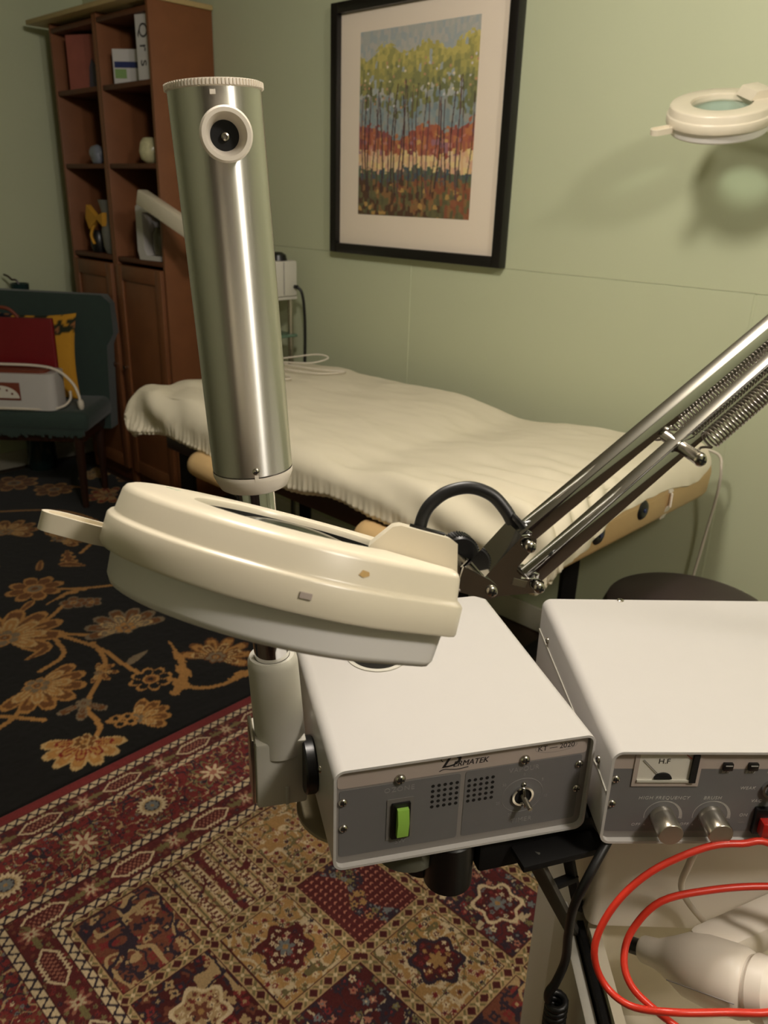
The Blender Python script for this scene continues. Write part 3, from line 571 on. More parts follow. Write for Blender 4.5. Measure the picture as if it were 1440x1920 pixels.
for a_ in (EA0+.16, EA1-.33):
    for b_ in (EB0+.14, EB1-.14):
        q = BM(); bar(q, W(a_, b_, .61), W(a_, b_, .0135 if b_ < 1.9 else .0), .045, .045, (1, 0, 0), .003); obj('leg', q, M_BLACKM, bed)
    q = BM(); bar(q, W(a_, EB0+.14, .2), W(a_, EB1-.14, .2), .03, .03, (0, 0, 1)); obj('stretcher', q, M_BLACKM, bed)
for a_ in (-2.03, -1.30):      # padded arm supports under the near edge
    b = BM(); lathe(b, [(0, 0), (.03, 0), (.038, .008), (.04, .03), (.04, .2), (.03, .215), (0, .215)], 20, RM @ T(a_, EB0-.0, .652) @ RY(90) @ RZ(0)); obj('arm_support', b, M_VINYL, bed)
for b_, z_ in ((1.47, .762), (1.665, .768)):
    b = BM(); lathe(b, [(0, .006), (.012, .006), (.02, .0045), (.024, 0), (0, 0)], 24, RM @ T(EA1-.0085, b_, z_) @ RY(90)); g_ = obj('grommet', b, M_BLACK, bed)
    b = BM(); cyl(b, W(EA1-.004, b_, z_), W(EA1+.0005, b_, z_), .0055); obj('grommet_hole', b, MAT('navy_core', (34, 44, 84), .4), g_)
b = BM(); pts = [W(EA1-.02, 1.80, .805), W(EA1-.0065, 1.80, .78), W(EA1-.0065, 1.80, .745), W(EA1-.02, 1.80, .708)]
for p, q in zip(pts, pts[1:]): bar(b, p, q, .022, .003, (0, 0, 1), 0)
obj('strap', b, M_WHITEP, bed)
# fitted sheet
def sheet():
    r = .05; ni, nj = 300, 190
    x0, x1, y0, y1 = EA0+.05, EA1-.05, EB0+.05, EB1-.05; ext = .17
    xs = np.linspace(x0-ext, x1+ext, ni); ys = np.linspace(y0-ext, y1+.06, nj); X, Y = np.meshgrid(xs, ys, indexing='ij')
    cx, cy = np.clip(X, x0, x1), np.clip(Y, y0, y1); dx, dy = X-cx, Y-cy; e = np.hypot(dx, dy); L = np.maximum(e, 1e-6); nx, ny = dx/L, dy/L
    a_end = np.clip((X-(x1-.25))/.25, 0, 1)
    # how much skirt: shorter towards the right end and gathered
    per = np.arctan2(ny, nx)*.18+cx+cy; lim = .14+.035*np.clip((-2.1-X)/.3, 0, 1)+.018*np.sin(per*7+.6)+.005*np.sin(per*23+1)-.095*a_end*np.clip(nx*1.6, 0, 1)*np.clip((Y-1.22)/.45, 0, 1)
    e = np.minimum(e, ext)/ext*lim; arc = r*np.pi/2; th = np.clip(e/r, 0, np.pi/2)
    out = np.where(e < arc, r*np.sin(th), r+.0*(e-arc)); z = np.where(e < arc, EZ-r+r*np.cos(th), EZ-r-(e-arc))
    top = np.clip(1-e/arc, 0, 1); sk = np.clip((e-.04)/.09, 0, 1)
    z = z+top*(.022*np.exp(-((X+2.15)/.32)**2)+.026*np.exp(-((X+1.66)/.22)**2)*np.clip((Y-1.3)/.6, 0, 1)-.012*np.exp(-((X+1.38)/.1)**2)+.052*np.clip((X+1.40)/.55, 0, 1))
    wr = .016*(fbm(X*5+Y*2.5, Y*9-X*2, 3, 3)-.5)+.016*(np.abs(fbm(X*3-Y*1.5, Y*7+X*3, 13, 2)-.5)*-1)
    # diagonal tension folds towards the corners
    f1 = np.sin((X*1.0+Y*1.6)*24+3*fbm(X*3, Y*3, 21))*np.exp(-((X+2.36)/.2)**2)*np.clip((1.65-Y)/.3, 0, 1)
    f2 = np.sin((Y*2.0+X*.4)*42+4*fbm(X*4, Y*3, 22))*np.exp(-((X+.86)/.27)**2)*np.clip((1.75-Y)/.45, 0, 1)
    z = z+(top*.9+.1)*(wr+.009*f1+.011*f2)
    gat = np.sin(per*2*np.pi/.021+4*fbm(X*6, Y*6, 31)); g2 = np.sin(per*2*np.pi/.06+5*fbm(X*5, Y*5, 33))
    o2 = out+sk*(.0035*gat*np.clip(sk*1.6-.5, 0, 1)+np.where(nx > .5, .004, .0015)*g2)+np.where(e > .01, .012*f1+.008*f2*(1-.4*sk), 0)
    z = z+.01*sk*(f1+f2)*.5; o2 = o2-np.clip((e-lim*.93)/(lim*.07), 0, 1)*.012
    Pw = np.stack([cx+nx*o2, cy+ny*o2, z], -1)
    Pw[..., 1] = np.minimum(Pw[..., 1], 2.185)
    return Pw
P = sheet(); sh = P.shape; P = (P.reshape(-1, 3) @ np.array(RM)[:3, :3].T).reshape(sh); me = grid_mesh('sheet', P)
so = obj('fitted_sheet', me, M_SHEET, None, 60, RM @ T(-1.62, 1.67, EZ), 'wrinkled white fitted sheet stretched over the treatment bed', 'sheet')
md = so.modifiers.new('t', 'SOLIDIFY'); md.thickness = .0015; md.offset = 1
b = BM(); hem = [Vector(p) for p in list(P[:, 0])+list(P[-1, 1:])]; tube(b, [h+Vector((0, 0, .001)) for h in hem[::1]], .0042, 6); obj('elastic_hem', b, M_SHEET, so)
# cords on and beside the bed
def bed_z(p): return p
def cord(name, label, pts, r, mat, n=8, M=None, seg=8, closed=False):
    P_ = smooth_pts(pts, n, closed); b = BM(); tube(b, P_, r, seg, closed); return obj(name, b, mat, None, 60, M or T(P_[0]), label, 'cord')
zc = EZ+.03
cord('white_cord', 'thin white cord lying in loops on the far end of the bed', [W(-2.46, 1.86, zc), W(-2.40, 1.93, zc+.012), W(-2.31, 2.0, zc+.03), W(-2.27, 2.02, zc+.02), W(-2.30, 1.96, zc+.004), W(-2.40, 1.88, zc), W(-2.2, 1.92, zc), W(-2.12, 1.97, zc), W(-2.14, 1.88, zc), W(-2.25, 1.83, zc), W(-2.38, 1.8, zc), W(-2.22, 1.76, zc), W(-2.15, 1.74, zc), W(-2.2, 1.70, zc-.004), W(-2.33, 1.73, zc-.004)], .0028, M_CORDW)
cord('hanging_cord', 'white cord hanging off the right end of the bed by the wall', [W(-.84, 2.06, .83), W(-.79, 2.1, .81), W(-.775, 2.1, .77), W(-.78, 2.12, .70), W(-.80, 2.15, .58), W(-.82, 2.16, .4), W(-.84, 2.15, .2), W(-.83, 2.14, .012)], .004, M_CORDW)
# ------------------------------------------------------------------ green chair in the corner
ch = thing('velvet_chair', 'dark green velvet slipper chair with fringed seat in the far corner', 'chair', T(-1.68, 3.70, 0))
CX0, CX1 = -2.04, -1.355; TC = T(.045, -.13, .028)
b = BM(); box(b, CX0, CX1+.005, 3.48, 3.84, .383, .483, None, .035, 4); obj('seat', b, M_VELVET, ch)
b = BM(); prism(b, [(CX0+.02, .30), (CX1-.0, .30), (CX1+.01, .70), (CX1+.045, .76), (CX1+.04, .90), (CX1+.0, .935), (CX0+.0, .95), (CX0-.04, .90), (CX0-.04, .76), (CX0, .70)], -.05, .05, T(0, 3.835, .02) @ RX(-3) @ RX(90), .03); obj('backrest', b, M_VELVET, ch)
b = BM(); rr = random.Random(2)
n_f = 60
for i in range(n_f):
    x = CX0+.02+(CX1-CX0-.04)*i/(n_f-1); box(b, x-.0055, x+.0055, 3.487, 3.496, .363+rr.uniform(-.008, .012), .403, None)
obj('fringe', b, M_VELVET, ch, 0, kind='stuff')
for x, y in ((CX0+.06, 3.53), (CX1-.06, 3.53), (CX0+.06, 3.80), (CX1-.06, 3.80)):
    b = BM(); cyl(b, (x, y, .39), (x, y, .0115), .024, .014, 16); obj('leg', b, M_DWOOD, ch)
b = BM(); box(b, CX0+.03, CX1-.03, 3.52, 3.83, .33, .385, None, .01); obj('seat_rail', b, M_DWOOD, ch)
# yellow cushion
cu = thing('floral_cushion', 'mustard yellow cushion with dark flower print leaning on the chair back', 'cushion', T(-1.66, 3.715, .4845) @ RX(-8))
M = WM[cu]; nu = 40; g = np.linspace(-1, 1, nu); Ux, Vz = np.meshgrid(g, g, indexing='ij'); pinch = 1-.09*(1-np.abs(Vz)**2); pin2 = 1-.09*(1-np.abs(Ux)**2)
th_ = .038*np.clip((1-Ux**2)*(1-Vz**2), 0, 1)**.4
flw = np.tile(np.array(lin((190, 138, 42))), Ux.shape+(1,)); d_, a_, r_i = cells(Ux*2.2+5, Vz*2.2+7, 4); k = (d_ < .42*(1+.2*np.cos(5*a_))) & (Vz > .5); flw = np.where(k[..., None], pal_pick(r_i, [C8(26, 30, 46), C8(80, 52, 34), C8(40, 44, 30)]), flw); flw = np.where(((d_ < .13) & (Vz > .5))[..., None], C8(150, 100, 60), flw)
bmv = bmesh.new()
for sgn in (-1, 1):
    V_ = np.stack([Ux*.205*pinch, sgn*th_, .2+Vz*.2*pin2], -1); me = grid_mesh('c', V_, flw); bmv.from_mesh(me); bpy.data.meshes.remove(me)
bmesh.ops.remove_doubles(bmv, verts=bmv.verts, dist=1e-5); bmv.transform(M); obj('cover', bmv, ATTR_MAT('printed_cotton', .85, .1, 300, .2, .1), cu)
# white wax warmer and red case on the seat
wx = thing('wax_warmer', 'white box shaped wax warmer with a dial panel on the chair seat', 'appliance', T(-1.725, 3.565, .4845)); M = WM[wx]
b = BM(); prism(b, rrect(-.29, .24, -.075, .075, .035, 6), 0, .165, M, .006); obj('housing', b, M_WHITEE, wx)
b = BM(); prism(b, rrect(-.26, .2, -.06, .06, .03, 6), .164, .178, M, .004); obj('lid', b, M_BROWN, wx)
b = BM(); box(b, -.08, .09, -.0775, -.0748, .045, .125, M, .001); dp = obj('dial_plate', b, M_BROWN, wx)
b = BM(); prism(b, [(.085*math.cos(math.radians(q)), .055*math.sin(math.radians(q))) for q in range(0, 181, 10)], -.001, .001, M @ T(.0, -.0785, .055) @ RX(90)); obj('dial_face', b, M_METER, dp, 0)
for q in range(5):
    an = math.radians(25+q*32); b = BM(); cyl(b, M @ Vector((.0+.06*math.cos(an), -.0793, .06+.036*math.sin(an))), M @ Vector((.0+.06*math.cos(an), -.081, .06+.036*math.sin(an))), .005, seg=10); obj('dial_mark', b, M_BROWN, dp)
rd = thing('red_case', 'crimson case standing behind the white wax warmer', 'case', T(-1.735, 3.655, .4845)); M = WM[rd]
b = BM(); prism(b, rrect(-.32, .215, -.013, .013, .01, 5), .0, .385, M, .008); obj('case_body', b, M_CRIMSON, rd)
b = BM(); tube(b, smooth_pts([M @ Vector(p) for p in ((-.1, 0, .385), (-.06, -.01, .425), (.02, -.01, .425), (.06, 0, .385))]), .008, 8); obj('carry_handle', b, M_BROWN, rd)
cw = cord('warmer_cord', 'white cord with a plug trailing over the chair seat', [TC @ Vector(p) for p in [(-1.98, 3.70, .648), (-1.8, 3.69, .648), (-1.62, 3.69, .645), (-1.53, 3.69, .625), (-1.47, 3.69, .57), (-1.445, 3.68, .52), (-1.44, 3.675, .498)]], .0065, M_CORDW)
b = BM(); lathe(b, [(0, 0), (.009, 0), (.014, .012), (.014, .035), (.008, .045), (0, .045)], 12, T(-1.39, 3.542, .4845) @ RX(8)); obj('plug', b, M_CORDW, cw)
cord('seat_cord', 'white cord looped round the foot of the wax warmer', [TC @ Vector(p) for p in [(-1.93, 3.625, .463), (-1.75, 3.62, .463), (-1.6, 3.625, .463), (-1.52, 3.65, .468), (-1.495, 3.70, .49), (-1.505, 3.74, .52)]], .006, M_CORDW)
# tall glass vase behind the chair
gv = thing('glass_vase', 'tall dark glass vase with a twig behind the chair', 'vase', RM @ T(-4.17, 1.66, .0105)); M = WM[gv]
b = BM(); lathe(b, [(0, 0), (.07, 0), (.075, .02), (.06, .5), (.04, .85), (.045, .96), (.04, .96), (.034, .85), (.054, .5), (.06, .03), (0, .02)], 24, M); obj('body', b, MAT('teal_glass', (34, 52, 50), .06), gv)
b = BM(); tube(b, smooth_pts([M @ Vector(p) for p in ((0, 0, .3), (.01, .0, .9), (-.02, -.03, .98), (-.05, -.05, 1.0))]), .005, 6); obj('twig', b, M_DWOOD, gv)
# ------------------------------------------------------------------ cart behind the bed
ct = thing('shelf_cart', 'narrow dark cart with shelves between the bed and the bookcase', 'cart', RM @ T(-2.69, 2.03, 0))
for x in (-2.79, -2.59):
    for y in (1.96, 2.1): b = BM(); cyl(b, W(x, y, 0), W(x, y, 1.03), .011, seg=12); obj('post', b, M_NICKEL, ct)
for z_ in (.25, .62, .88, 1.03):
    b = BM(); box(b, -2.81, -2.57, 1.945, 2.12, z_, z_+.012, RM, .003); obj('shelf', b, MAT('green_glass', (96, 120, 100), .15) if z_ < 1 else M_GREYP, ct)
dv = thing('wall_unit', 'pale grey device box on the cart with a black cord', 'device', RM @ T(-2.68, 2.03, 1.0425)); M = RM
b = BM(); box(b, -2.8, -2.562, 1.96, 2.115, 1.043, 1.18, RM, .008); obj('housing', b, M_GREYP, dv)
b = BM(); box(b, -2.5625, -2.5612, 2.045, 2.049, 1.05, 1.175, RM); obj('seam', b, M_PANEL, dv, 0)
b = BM(); cyl(b, W(-2.56, 2.1, 1.08), W(-2.545, 2.1, 1.08), .008); obj('plug', b, M_BLACK, dv)
hd = thing('coiled_cap', 'small black cap lying on the grey device', 'cap', RM @ T(-2.6, 2.05, 1.181)); M = WM[hd]
b = BM(); lathe(b, [(0, 0), (.035, 0), (.03, .02), (.015, .03), (0, .031)], 20, M); obj('shell', b, M_BLACK, hd)
cord('device_cord', 'black cord hanging from the grey device down the wall', [W(-2.545, 2.1, 1.08), W(-2.53, 2.11, 1.06), W(-2.528, 2.12, 1.0), W(-2.535, 2.13, .9), W(-2.54, 2.13, .7), W(-2.54, 2.13, .4), W(-2.54, 2.13, .012)], .006, M_CORDK)
la = thing('desk_lamp', 'cream square-ended lamp head in front of the bookcase side', 'lamp', RM @ T(-2.70, 2.0, 1.181))
p0, p1 = W(-3.17, 1.80, 1.395), W(-2.82, 1.82, 1.27)
b = BM(); bar(b, p0, p1, .05, .062, (0, 0, 1), .008); obj('arm_cover', b, M_CREAM, la)
b = BM(); cyl(b, W(-2.84, 1.83, 1.28), W(-2.72, 2.0, 1.19), .012); obj('joint', b, M_NICKEL, la); b = BM(); box(b, -2.77, -2.67, 1.97, 2.04, 1.1805, 1.195, RM, .003); obj('base_plate', b, M_NICKEL, la)
# ------------------------------------------------------------------ trolley with black frame, white side and tray
tr = thing('trolley', 'black framed trolley with a pale side panel under the white machines', 'trolley', T(.44, .82, .0))
TX0, TX1, TY0, TY1 = .225, .66, .60, 1.0
b = BM(); box(b, TX0-.005, TX1, TY0+.12, TY1, .790, .8045, None, .003); obj('top_shelf', b, M_BLACKM, tr)
b = BM(); bar(b, T(-.036, .602, .82) @ RZ(15.11) @ Vector((.1545, .026, -.034)), T(-.036, .602, .82) @ RZ(15.11) @ Vector((.30, .030, -.033)), .036, .046, (0, 0, 1), .004); obj('swing_arm', b, M_BLACKM, tr)
for p0_, p1_, w_ in (((.166, .650, .792), (.246, .722, .602), .017), ((.205, .668, .792), (.2555, .742, .618), .012)):      # slanted brackets carrying the top
    b = BM(); bar(b, p0_, p1_, w_, .008, (-.5, -1, 0), .001); obj('bracket_leg', b, MAT('grey_steel', (70, 68, 62), .5) if w_ > .015 else M_BLACKM, tr)
b = BM(); bar(b, (.197, .678, .718), (.232, .700, .712), .010, .008, (0, 0, 1), .001); obj('bracket_crossbar', b, M_BLACKM, tr)
b = BM(); bar(b, (.150, .644, .790), (.245, .676, .790), .03, .008, (0, 0, 1), .001); obj('bracket_crossbar', b, M_BLACKM, tr)
b = BM(); box(b, .236, .250, .44, .77, .02, .60, None, .003); obj('side_panel', b, M_GREYP, tr)
b = BM(); box(b, .251, TX1, .44, .78, .44, .46, None, .003); obj('lower_shelf', b, M_GREYP, tr)
b = BM(); box(b, TX1+.001, TX1+.021, .44, .77, .02, .60, None, .003); obj('side_panel', b, M_GREYP, tr)
b = BM(); prism(b, rrect(.262, .64, .78, .97, .012, 5), .02, .632, None, .004); obj('rear_cabinet', b, M_GREYP, tr)
b = BM(); prism(b, rrect(.256, .64, .705, .97, .012, 5), .6325, .7895, None, .004); obj('drawer_unit', b, M_WHITEP, tr)
b = BM(); box(b, .2515, .2600, .44, .73, .585, .612, None, .001); obj('edge_strip', b, M_BLACKM, tr)
# ------------------------------------------------------------------ white enamel box shells
def shell(parent, M, x0, x1, dep, z0, z1, rc=.011, th=.0028, rec=.006):
    o_ = rrect(x0, x1, z0, z1, rc, 6); i_ = rrect(x0+th, x1-th, z0+th, z1-th, rc-th, 6)
    Mf = M @ RX(90)                       # profile (x, z) extruded along y
    b = BM(); prism(b, o_, 0, -dep, Mf, .0008, i_); sh_ = obj('casing', b, M_WHITEE, parent)
    b = BM(); prism(b, i_, -rec, -rec-.002, Mf); pn = obj('front_panel', b, M_PANEL, parent, 0)
    b = BM(); prism(b, i_, -dep+.003, -dep+.005, Mf); obj('back_panel', b, M_GREYP, parent, 0)
    return sh_, pn
FP = lambda M, u, v, off=.006: M @ T(u/1000, off, v/1000) @ RX(90)      # frame on the front panel: x right, y up, z out
def panel_rect(parent, name, M, u0, u1, v0, v1, mat, out0=-.0001, out1=.0004, r=3):
    b = BM(); prism(b, [(x/1000, y/1000) for x, y in rrect(u0, u1, v0, v1, r, 3)], out0, out1, FP(M, 0, 0)); return obj(name, b, mat, parent, 0)
def panel_text(parent, s_, M, u, v, size, mat, shear=0, out=.0005, spacing=1.0, xs=1.0, name='lettering'):
    b = BM(); text_bm(b, s_, size/1000, FP(M, u, v) @ T(0, 0, out), .0001, shear, 'CENTER', spacing, xs); return obj(name, b, mat, parent, 0, kind='stuff')
M1 = T(-.036, .602, .82) @ RZ(15.11)
st = thing('facial_steamer', 'facial steamer with a steel tube on a chrome pole beside its white control box', 'steamer', M1 @ T(.13, .15, -.0105))
sh_, pn = shell(st, M1, -.003, .268, .308, -.0105, .11)
panel_rect(pn, 'title_band', M1, 1.5, 262, 84.5, 106, M_PANELL, r=4); panel_rect(pn, 'left_field', M1, 3.5, 126, 1, 82, M_PANELD, r=3); panel_rect(pn, 'right_field', M1, 131, 258, 1, 83, M_PANELD, r=3)
panel_text(pn, 'D', M1, 112.5, 97.5, 19, M_INKD, .45, xs=1.25); panel_text(pn, 'D', M1, 113.1, 97.5, 19, M_INKD, .45, xs=1.25); panel_text(pn, 'ERMATEK', M1, 135, 94, 9, M_INKD, .25, xs=.95); panel_text(pn, 'ERMATEK', M1, 135.3, 94, 9, M_INKD, .25, xs=.95); 
b = BM(); tube(b, smooth_pts([FP(M1, u, v) @ Vector((0, 0, .0006)) for u, v in ((103, 88), (108, 90), (114, 89), (122, 88), (133, 89))], 5), .0004, 5); obj('logo_swash', b, M_INKD, pn)
b = BM(); tube(b, smooth_pts([FP(M1, u, v) @ Vector((0, 0, .0006)) for u, v in ((106, 99), (104, 103), (109, 105.5), (117, 105), (122, 101))], 5), .0004, 5); obj('logo_swash', b, M_INKD, pn)
panel_text(pn, 'KT \u2014 2020', M1, 227, 97, 8.5, M_INKD, 0)
b = BM(); tube(b, [FP(M1, 227+23*math.cos(q*math.pi/16), 97+6*math.sin(q*math.pi/16)) @ Vector((0, 0, .0004)) for q in range(32)], .00025, 4, True); obj('badge_outline', b, M_PANEL, pn)
for u, v in ((63.3, 86.7), (193.3, 87.3)): screw(st, FP(M1, u, v), M_NICKEL, M_DARK, .0055, .0045)
for u, v in ((7, 68.4), (8, 36.8), (255.5, 71), (256, 39.6)): screw(st, FP(M1, u, v), M_NICKEL, M_DARK, .0046, .003)
panel_text(pn, 'OZONE', M1, 63, 74, 8, M_INKG, 0, spacing=1.15); panel_text(pn, 'SW', M1, 66, 8.5, 7.5, M_INKG, 0); panel_text(pn, 'VAPOUR', M1, 194, 75, 8, M_INKG, 0, spacing=1.1); panel_text(pn, 'TIMER', M1, 197, 9.5, 8, M_INKG, 0, spacing=1.1)
panel_rect(st, 'switch_plate', M1, 51, 78, 12.6, 63, MAT('switch_plate', (112, 108, 104), .45), 0, .0012, 1); bz = panel_rect(st, 'switch_bezel', M1, 55.5, 74.7, 15.3, 58.6, M_BLACK, 0, .0035, 1.2)
b = BM(); prism(b, [(-.0165, 0), (.0165, 0), (.0165, .0045), (.002, .0075), (-.0165, .005)], -.0058, .0058, FP(M1, 66.2, 37) @ T(0, 0, .003) @ RZ(90) @ RX(90), .0006); obj('rocker', b, M_GREEN, bz, 30)
for cu0 in (97.5, 135.5):
    for i in range(5):
        for j in range(5):
            b = BM(); cyl(b, FP(M1, cu0+i*6.3, 45.6+j*6.4) @ Vector((0, 0, .0003)), FP(M1, cu0+i*6.3, 45.6+j*6.4) @ Vector((0, 0, .0006)), .0019, seg=10); obj('vent_hole', b, M_DARK, pn)
b = BM(); tube(b, [FP(M1, 195+22.5*math.cos(q*math.pi/24), 42+21*math.sin(q*math.pi/24)) @ Vector((0, 0, .0004)) for q in range(48)], .00035, 4, True); obj('dial_ring', b, M_INKG, pn)
for k, lab in enumerate(('0', '5', '10', '15', '20', '25', '30')):
    an = math.radians(90-k*51.4); panel_text(pn, lab, M1, 195+27*math.cos(an), 42+26*math.sin(an), 4.5, M_INKG, name='dial_number')
b = BM(); lathe(b, [(.0118, 0), (.0118, .003), (.0095, .003), (.0092, 0)], 32, FP(M1, 195, 42)); obj('dial_collar', b, M_CHROME, st)
b = BM(); cyl(b, FP(M1, 195, 42) @ Vector((0, 0, .0005)), FP(M1, 195, 42) @ Vector((0, 0, .001)), .0093); obj('dial_recess', b, M_DARK, st)
b = BM(); cyl(b, FP(M1, 195, 42) @ Vector((0, 0, .001)), FP(M1, 197, 38) @ Vector((0, 0, .018)), .0032, .0026, 16, .0005); sft = obj('dial_shaft', b, M_NICKEL, st)
b = BM(); bar(b, FP(M1, 195, 52) @ Vector((0, 0, .004)), FP(M1, 197, 31) @ Vector((0, 0, .006)), .0035, .002, (0, 0, 1), .0004); obj('dial_tongue', b, M_NICKEL, sft)
for u, v in ((195.5, 56), (195, 31)): screw(st, FP(M1, u, v), M_NICKEL, M_DARK, .0026, .003)
b = BM(); cyl(b, M1 @ Vector((.085, .19, .11)), M1 @ Vector((.085, .19, .1115)), .036, seg=40); wf = obj('filler_ring', b, M_GREYP, st); b = BM(); cyl(b, M1 @ Vector((.085, .19, .1116)), M1 @ Vector((.085, .19, .113)), .031, seg=40); obj('filler_cap', b, M_BLACK, wf)
for y in (.07, .24):
    for x, s_ in ((-.003, -1), (.268, 1)): screw(st, M1 @ T(x, y, .058) @ RY(90*s_), M_NICKEL, M_DARK, .0042, .0022)
# ---- pole, clamp, steam tube (axis measured from the photograph)
AX = Vector((-.068, .009, .998)).normalized(); PB = Vector((-.126, .721, 1.187))
aM = axisM(PB, PB+AX, Vector((0, 1, 0)))
def ap(t): return PB+AX*t
b = BM(); lathe(b, [(.0368, .0), (.0372, .001), (.0376, .318), (.036, .318), (.0355, .0)], 72, aM, True); tb = obj('steam_tube', b, None, st)
# brushed steel with circumferential scratches
mt = MAT('tube_steel', (226, 224, 218), .38, 1); nt = mt.node_tree; bs = nt.nodes['Principled BSDF']; bs.inputs['Anisotropic'].default_value = 1.0; bs.inputs['Anisotropic Rotation'].default_value = .25
tg = nt.nodes.new('ShaderNodeTangent'); tg.direction_type = 'RADIAL'; tg.axis = 'Z'; nt.links.new(tg.outputs[0], bs.inputs['Tangent'])
tc = nt.nodes.new('ShaderNodeTexCoord'); mp = nt.nodes.new('ShaderNodeMapping'); mp.inputs['Scale'].default_value = (30, 30, 1200); nz = nt.nodes.new('ShaderNodeTexNoise'); nz.inputs['Scale'].default_value = 1; bp = nt.nodes.new('ShaderNodeBump'); bp.inputs['Strength'].default_value = .0; bp.inputs['Distance'].default_value = .001
nt.links.new(tc.outputs['Object'], mp.inputs[0]); nt.links.new(mp.outputs[0], nz.inputs['Vector']); nt.links.new(nz.outputs['Fac'], bp.inputs['Height']); nt.links.new(bp.outputs[0], bs.inputs['Normal'])
tb.data.materials[0] = mt
b = BM(); lathe(b, [(0, .317), (.0378, .317), (.0388, .3178), (.0388, .3212), (.0382, .3228), (.034, .3232), (0, .3232)], 72, aM); cp = obj('top_cap', b, M_WHITEP, st)
b = BM()
for k in range(84):
    an = k*2*math.pi/84; box(b, .0384, .0398, -.0007, .0007, .3179, .3222, aM @ RZ(math.degrees(an)))
obj('knurling', b, M_WHITEP, cp, 0, kind='stuff')
b = BM(); lathe(b, [(.0372, -.001), (.0374, -.003), (.0372, -.0055), (.032, -.0175), (.0295, -.019), (0, -.019), (0, -.001)], 64, aM); obj('bottom_cap', b, M_WHITEP, st)
vd = (CAM-ap(.27)); vd -= vd.dot(AX)*AX; vd.normalize(); side = AX.cross(vd)
nd = (vd*math.cos(math.radians(6.5))+side*math.sin(math.radians(6.5)))
nM = axisM(ap(.282)+nd*.030, ap(.282)+nd*.05, AX)
b = BM(); lathe(b, [(.0185, 0), (.0195, .012), (.0203, .019), (.0203, .0215), (.0188, .0230), (.0158, .0230), (.0145, .020), (.0112, .009), (.0112, 0)], 48, nM); nz_ = obj('nozzle', b, M_WHITEP, st)
b = BM(); cyl(b, nM @ Vector((0, 0, .004)), nM @ Vector((0, 0, .0092)), .0115, seg=32); obj('nozzle_core', b, M_BLACK, nz_)
b = BM(); lathe(b, [(.0036, .009), (.003, .0125), (.0018, .013), (.0014, .0105), (0, .0105)], 20, nM @ T(0, -.001, 0)); obj('jet_tip', b, M_NICKEL, nz_)
for t_s, nm in ((.006, 'screw'), ):
    sd_ = (vd*math.cos(math.radians(4))+side*math.sin(math.radians(4))); screw(st, axisM(ap(t_s)+sd_*.0370, ap(t_s)+sd_*.05, AX), M_NICKEL, M_DARK, .0034, .0018)
    b = BM(); box(b, -.0018, .0018, -.003, .003, 0, .0006, axisM(ap(-.0005)+sd_*.0372, ap(-.0005)+sd_*.05, AX)); obj('locating_tab', b, M_WHITEP, st)
sd_ = (vd*math.cos(math.radians(-2))+side*math.sin(math.radians(-2))); b = BM(); box(b, -.0022, .0022, -.003, .003, 0, .0006, axisM(ap(.3135)+sd_*.0375, ap(.32)+sd_*.05, AX)); obj('locating_tab', b, M_WHITEP, st)
b = BM(); lathe(b, [(0, -.019), (.0182, -.019), (.0182, -.235), (0, -.235)], 48, aM); obj('pole', b, M_CHROME, st)
b = BM(); lathe(b, [(.0186, -.206), (.0235, -.205), (.0255, -.209), (.0262, -.214), (.0272, -.32), (0, -.33)], 40, aM); obj('sleeve', b, M_GREYP, st)
cM = T(ap(-.30).x, ap(-.30).y, 0) @ RZ(15.11)
b = BM(); box(b, -.0285, .026, -.023, .03, .805, .888, cM, .003); br = obj('clamp_block', b, M_GREYP, st)
b = BM(); box(b, .002, .006, -.0245, -.0225, .806, .83, cM, .0008); obj('clamp_rib', b, M_GREYP, br); b = BM(); box(b, -.0325, -.028, -.018, .028, .808, .892, cM, .0015); obj('clamp_plate', b, M_NICKEL, br)
pc = M1 @ Vector((-.003, .108, .035)); exv = (M1.to_3x3() @ Vector((1, 0, 0)))
b = BM(); cyl(b, pc-exv*.013, pc, .031, seg=40, bev=.002); obj('pivot_washer', b, M_BLACK, st)
# jar bracket and round plate below the box
b = BM(); lathe(b, [(0, 0), (.058, 0), (.064, .004), (.064, .008), (.06, .0065), (0, .004)], 48, M1 @ T(.045, .13, -.055)); obj('drip_plate', b, MAT('beige_steel', (160, 148, 120), .4), st)
b = BM(); cyl(b, M1 @ Vector((.045, .13, -.05)), M1 @ Vector((.045, .13, -.0105)), .012); obj('plate_post', b, M_NICKEL, st)
b = BM(); lathe(b, [(0, -.052), (.03, -.052), (.036, -.046), (.036, -.03), (.031, -.011), (0, -.011)], 32, M1 @ T(.088, .05, 0)); obj('water_jar', b, MAT('jar_glass', (96, 95, 82), .12), st)
for x, y, r, zb in ((.128, .026, .026, -.078), (.106, .052, .02, -.080)):
    b = BM(); cyl(b, M1 @ Vector((x, y, -.0108)), M1 @ Vector((x, y, zb)), r, seg=32, bev=.004); obj('pivot_knob', b, M_BLACK, st)
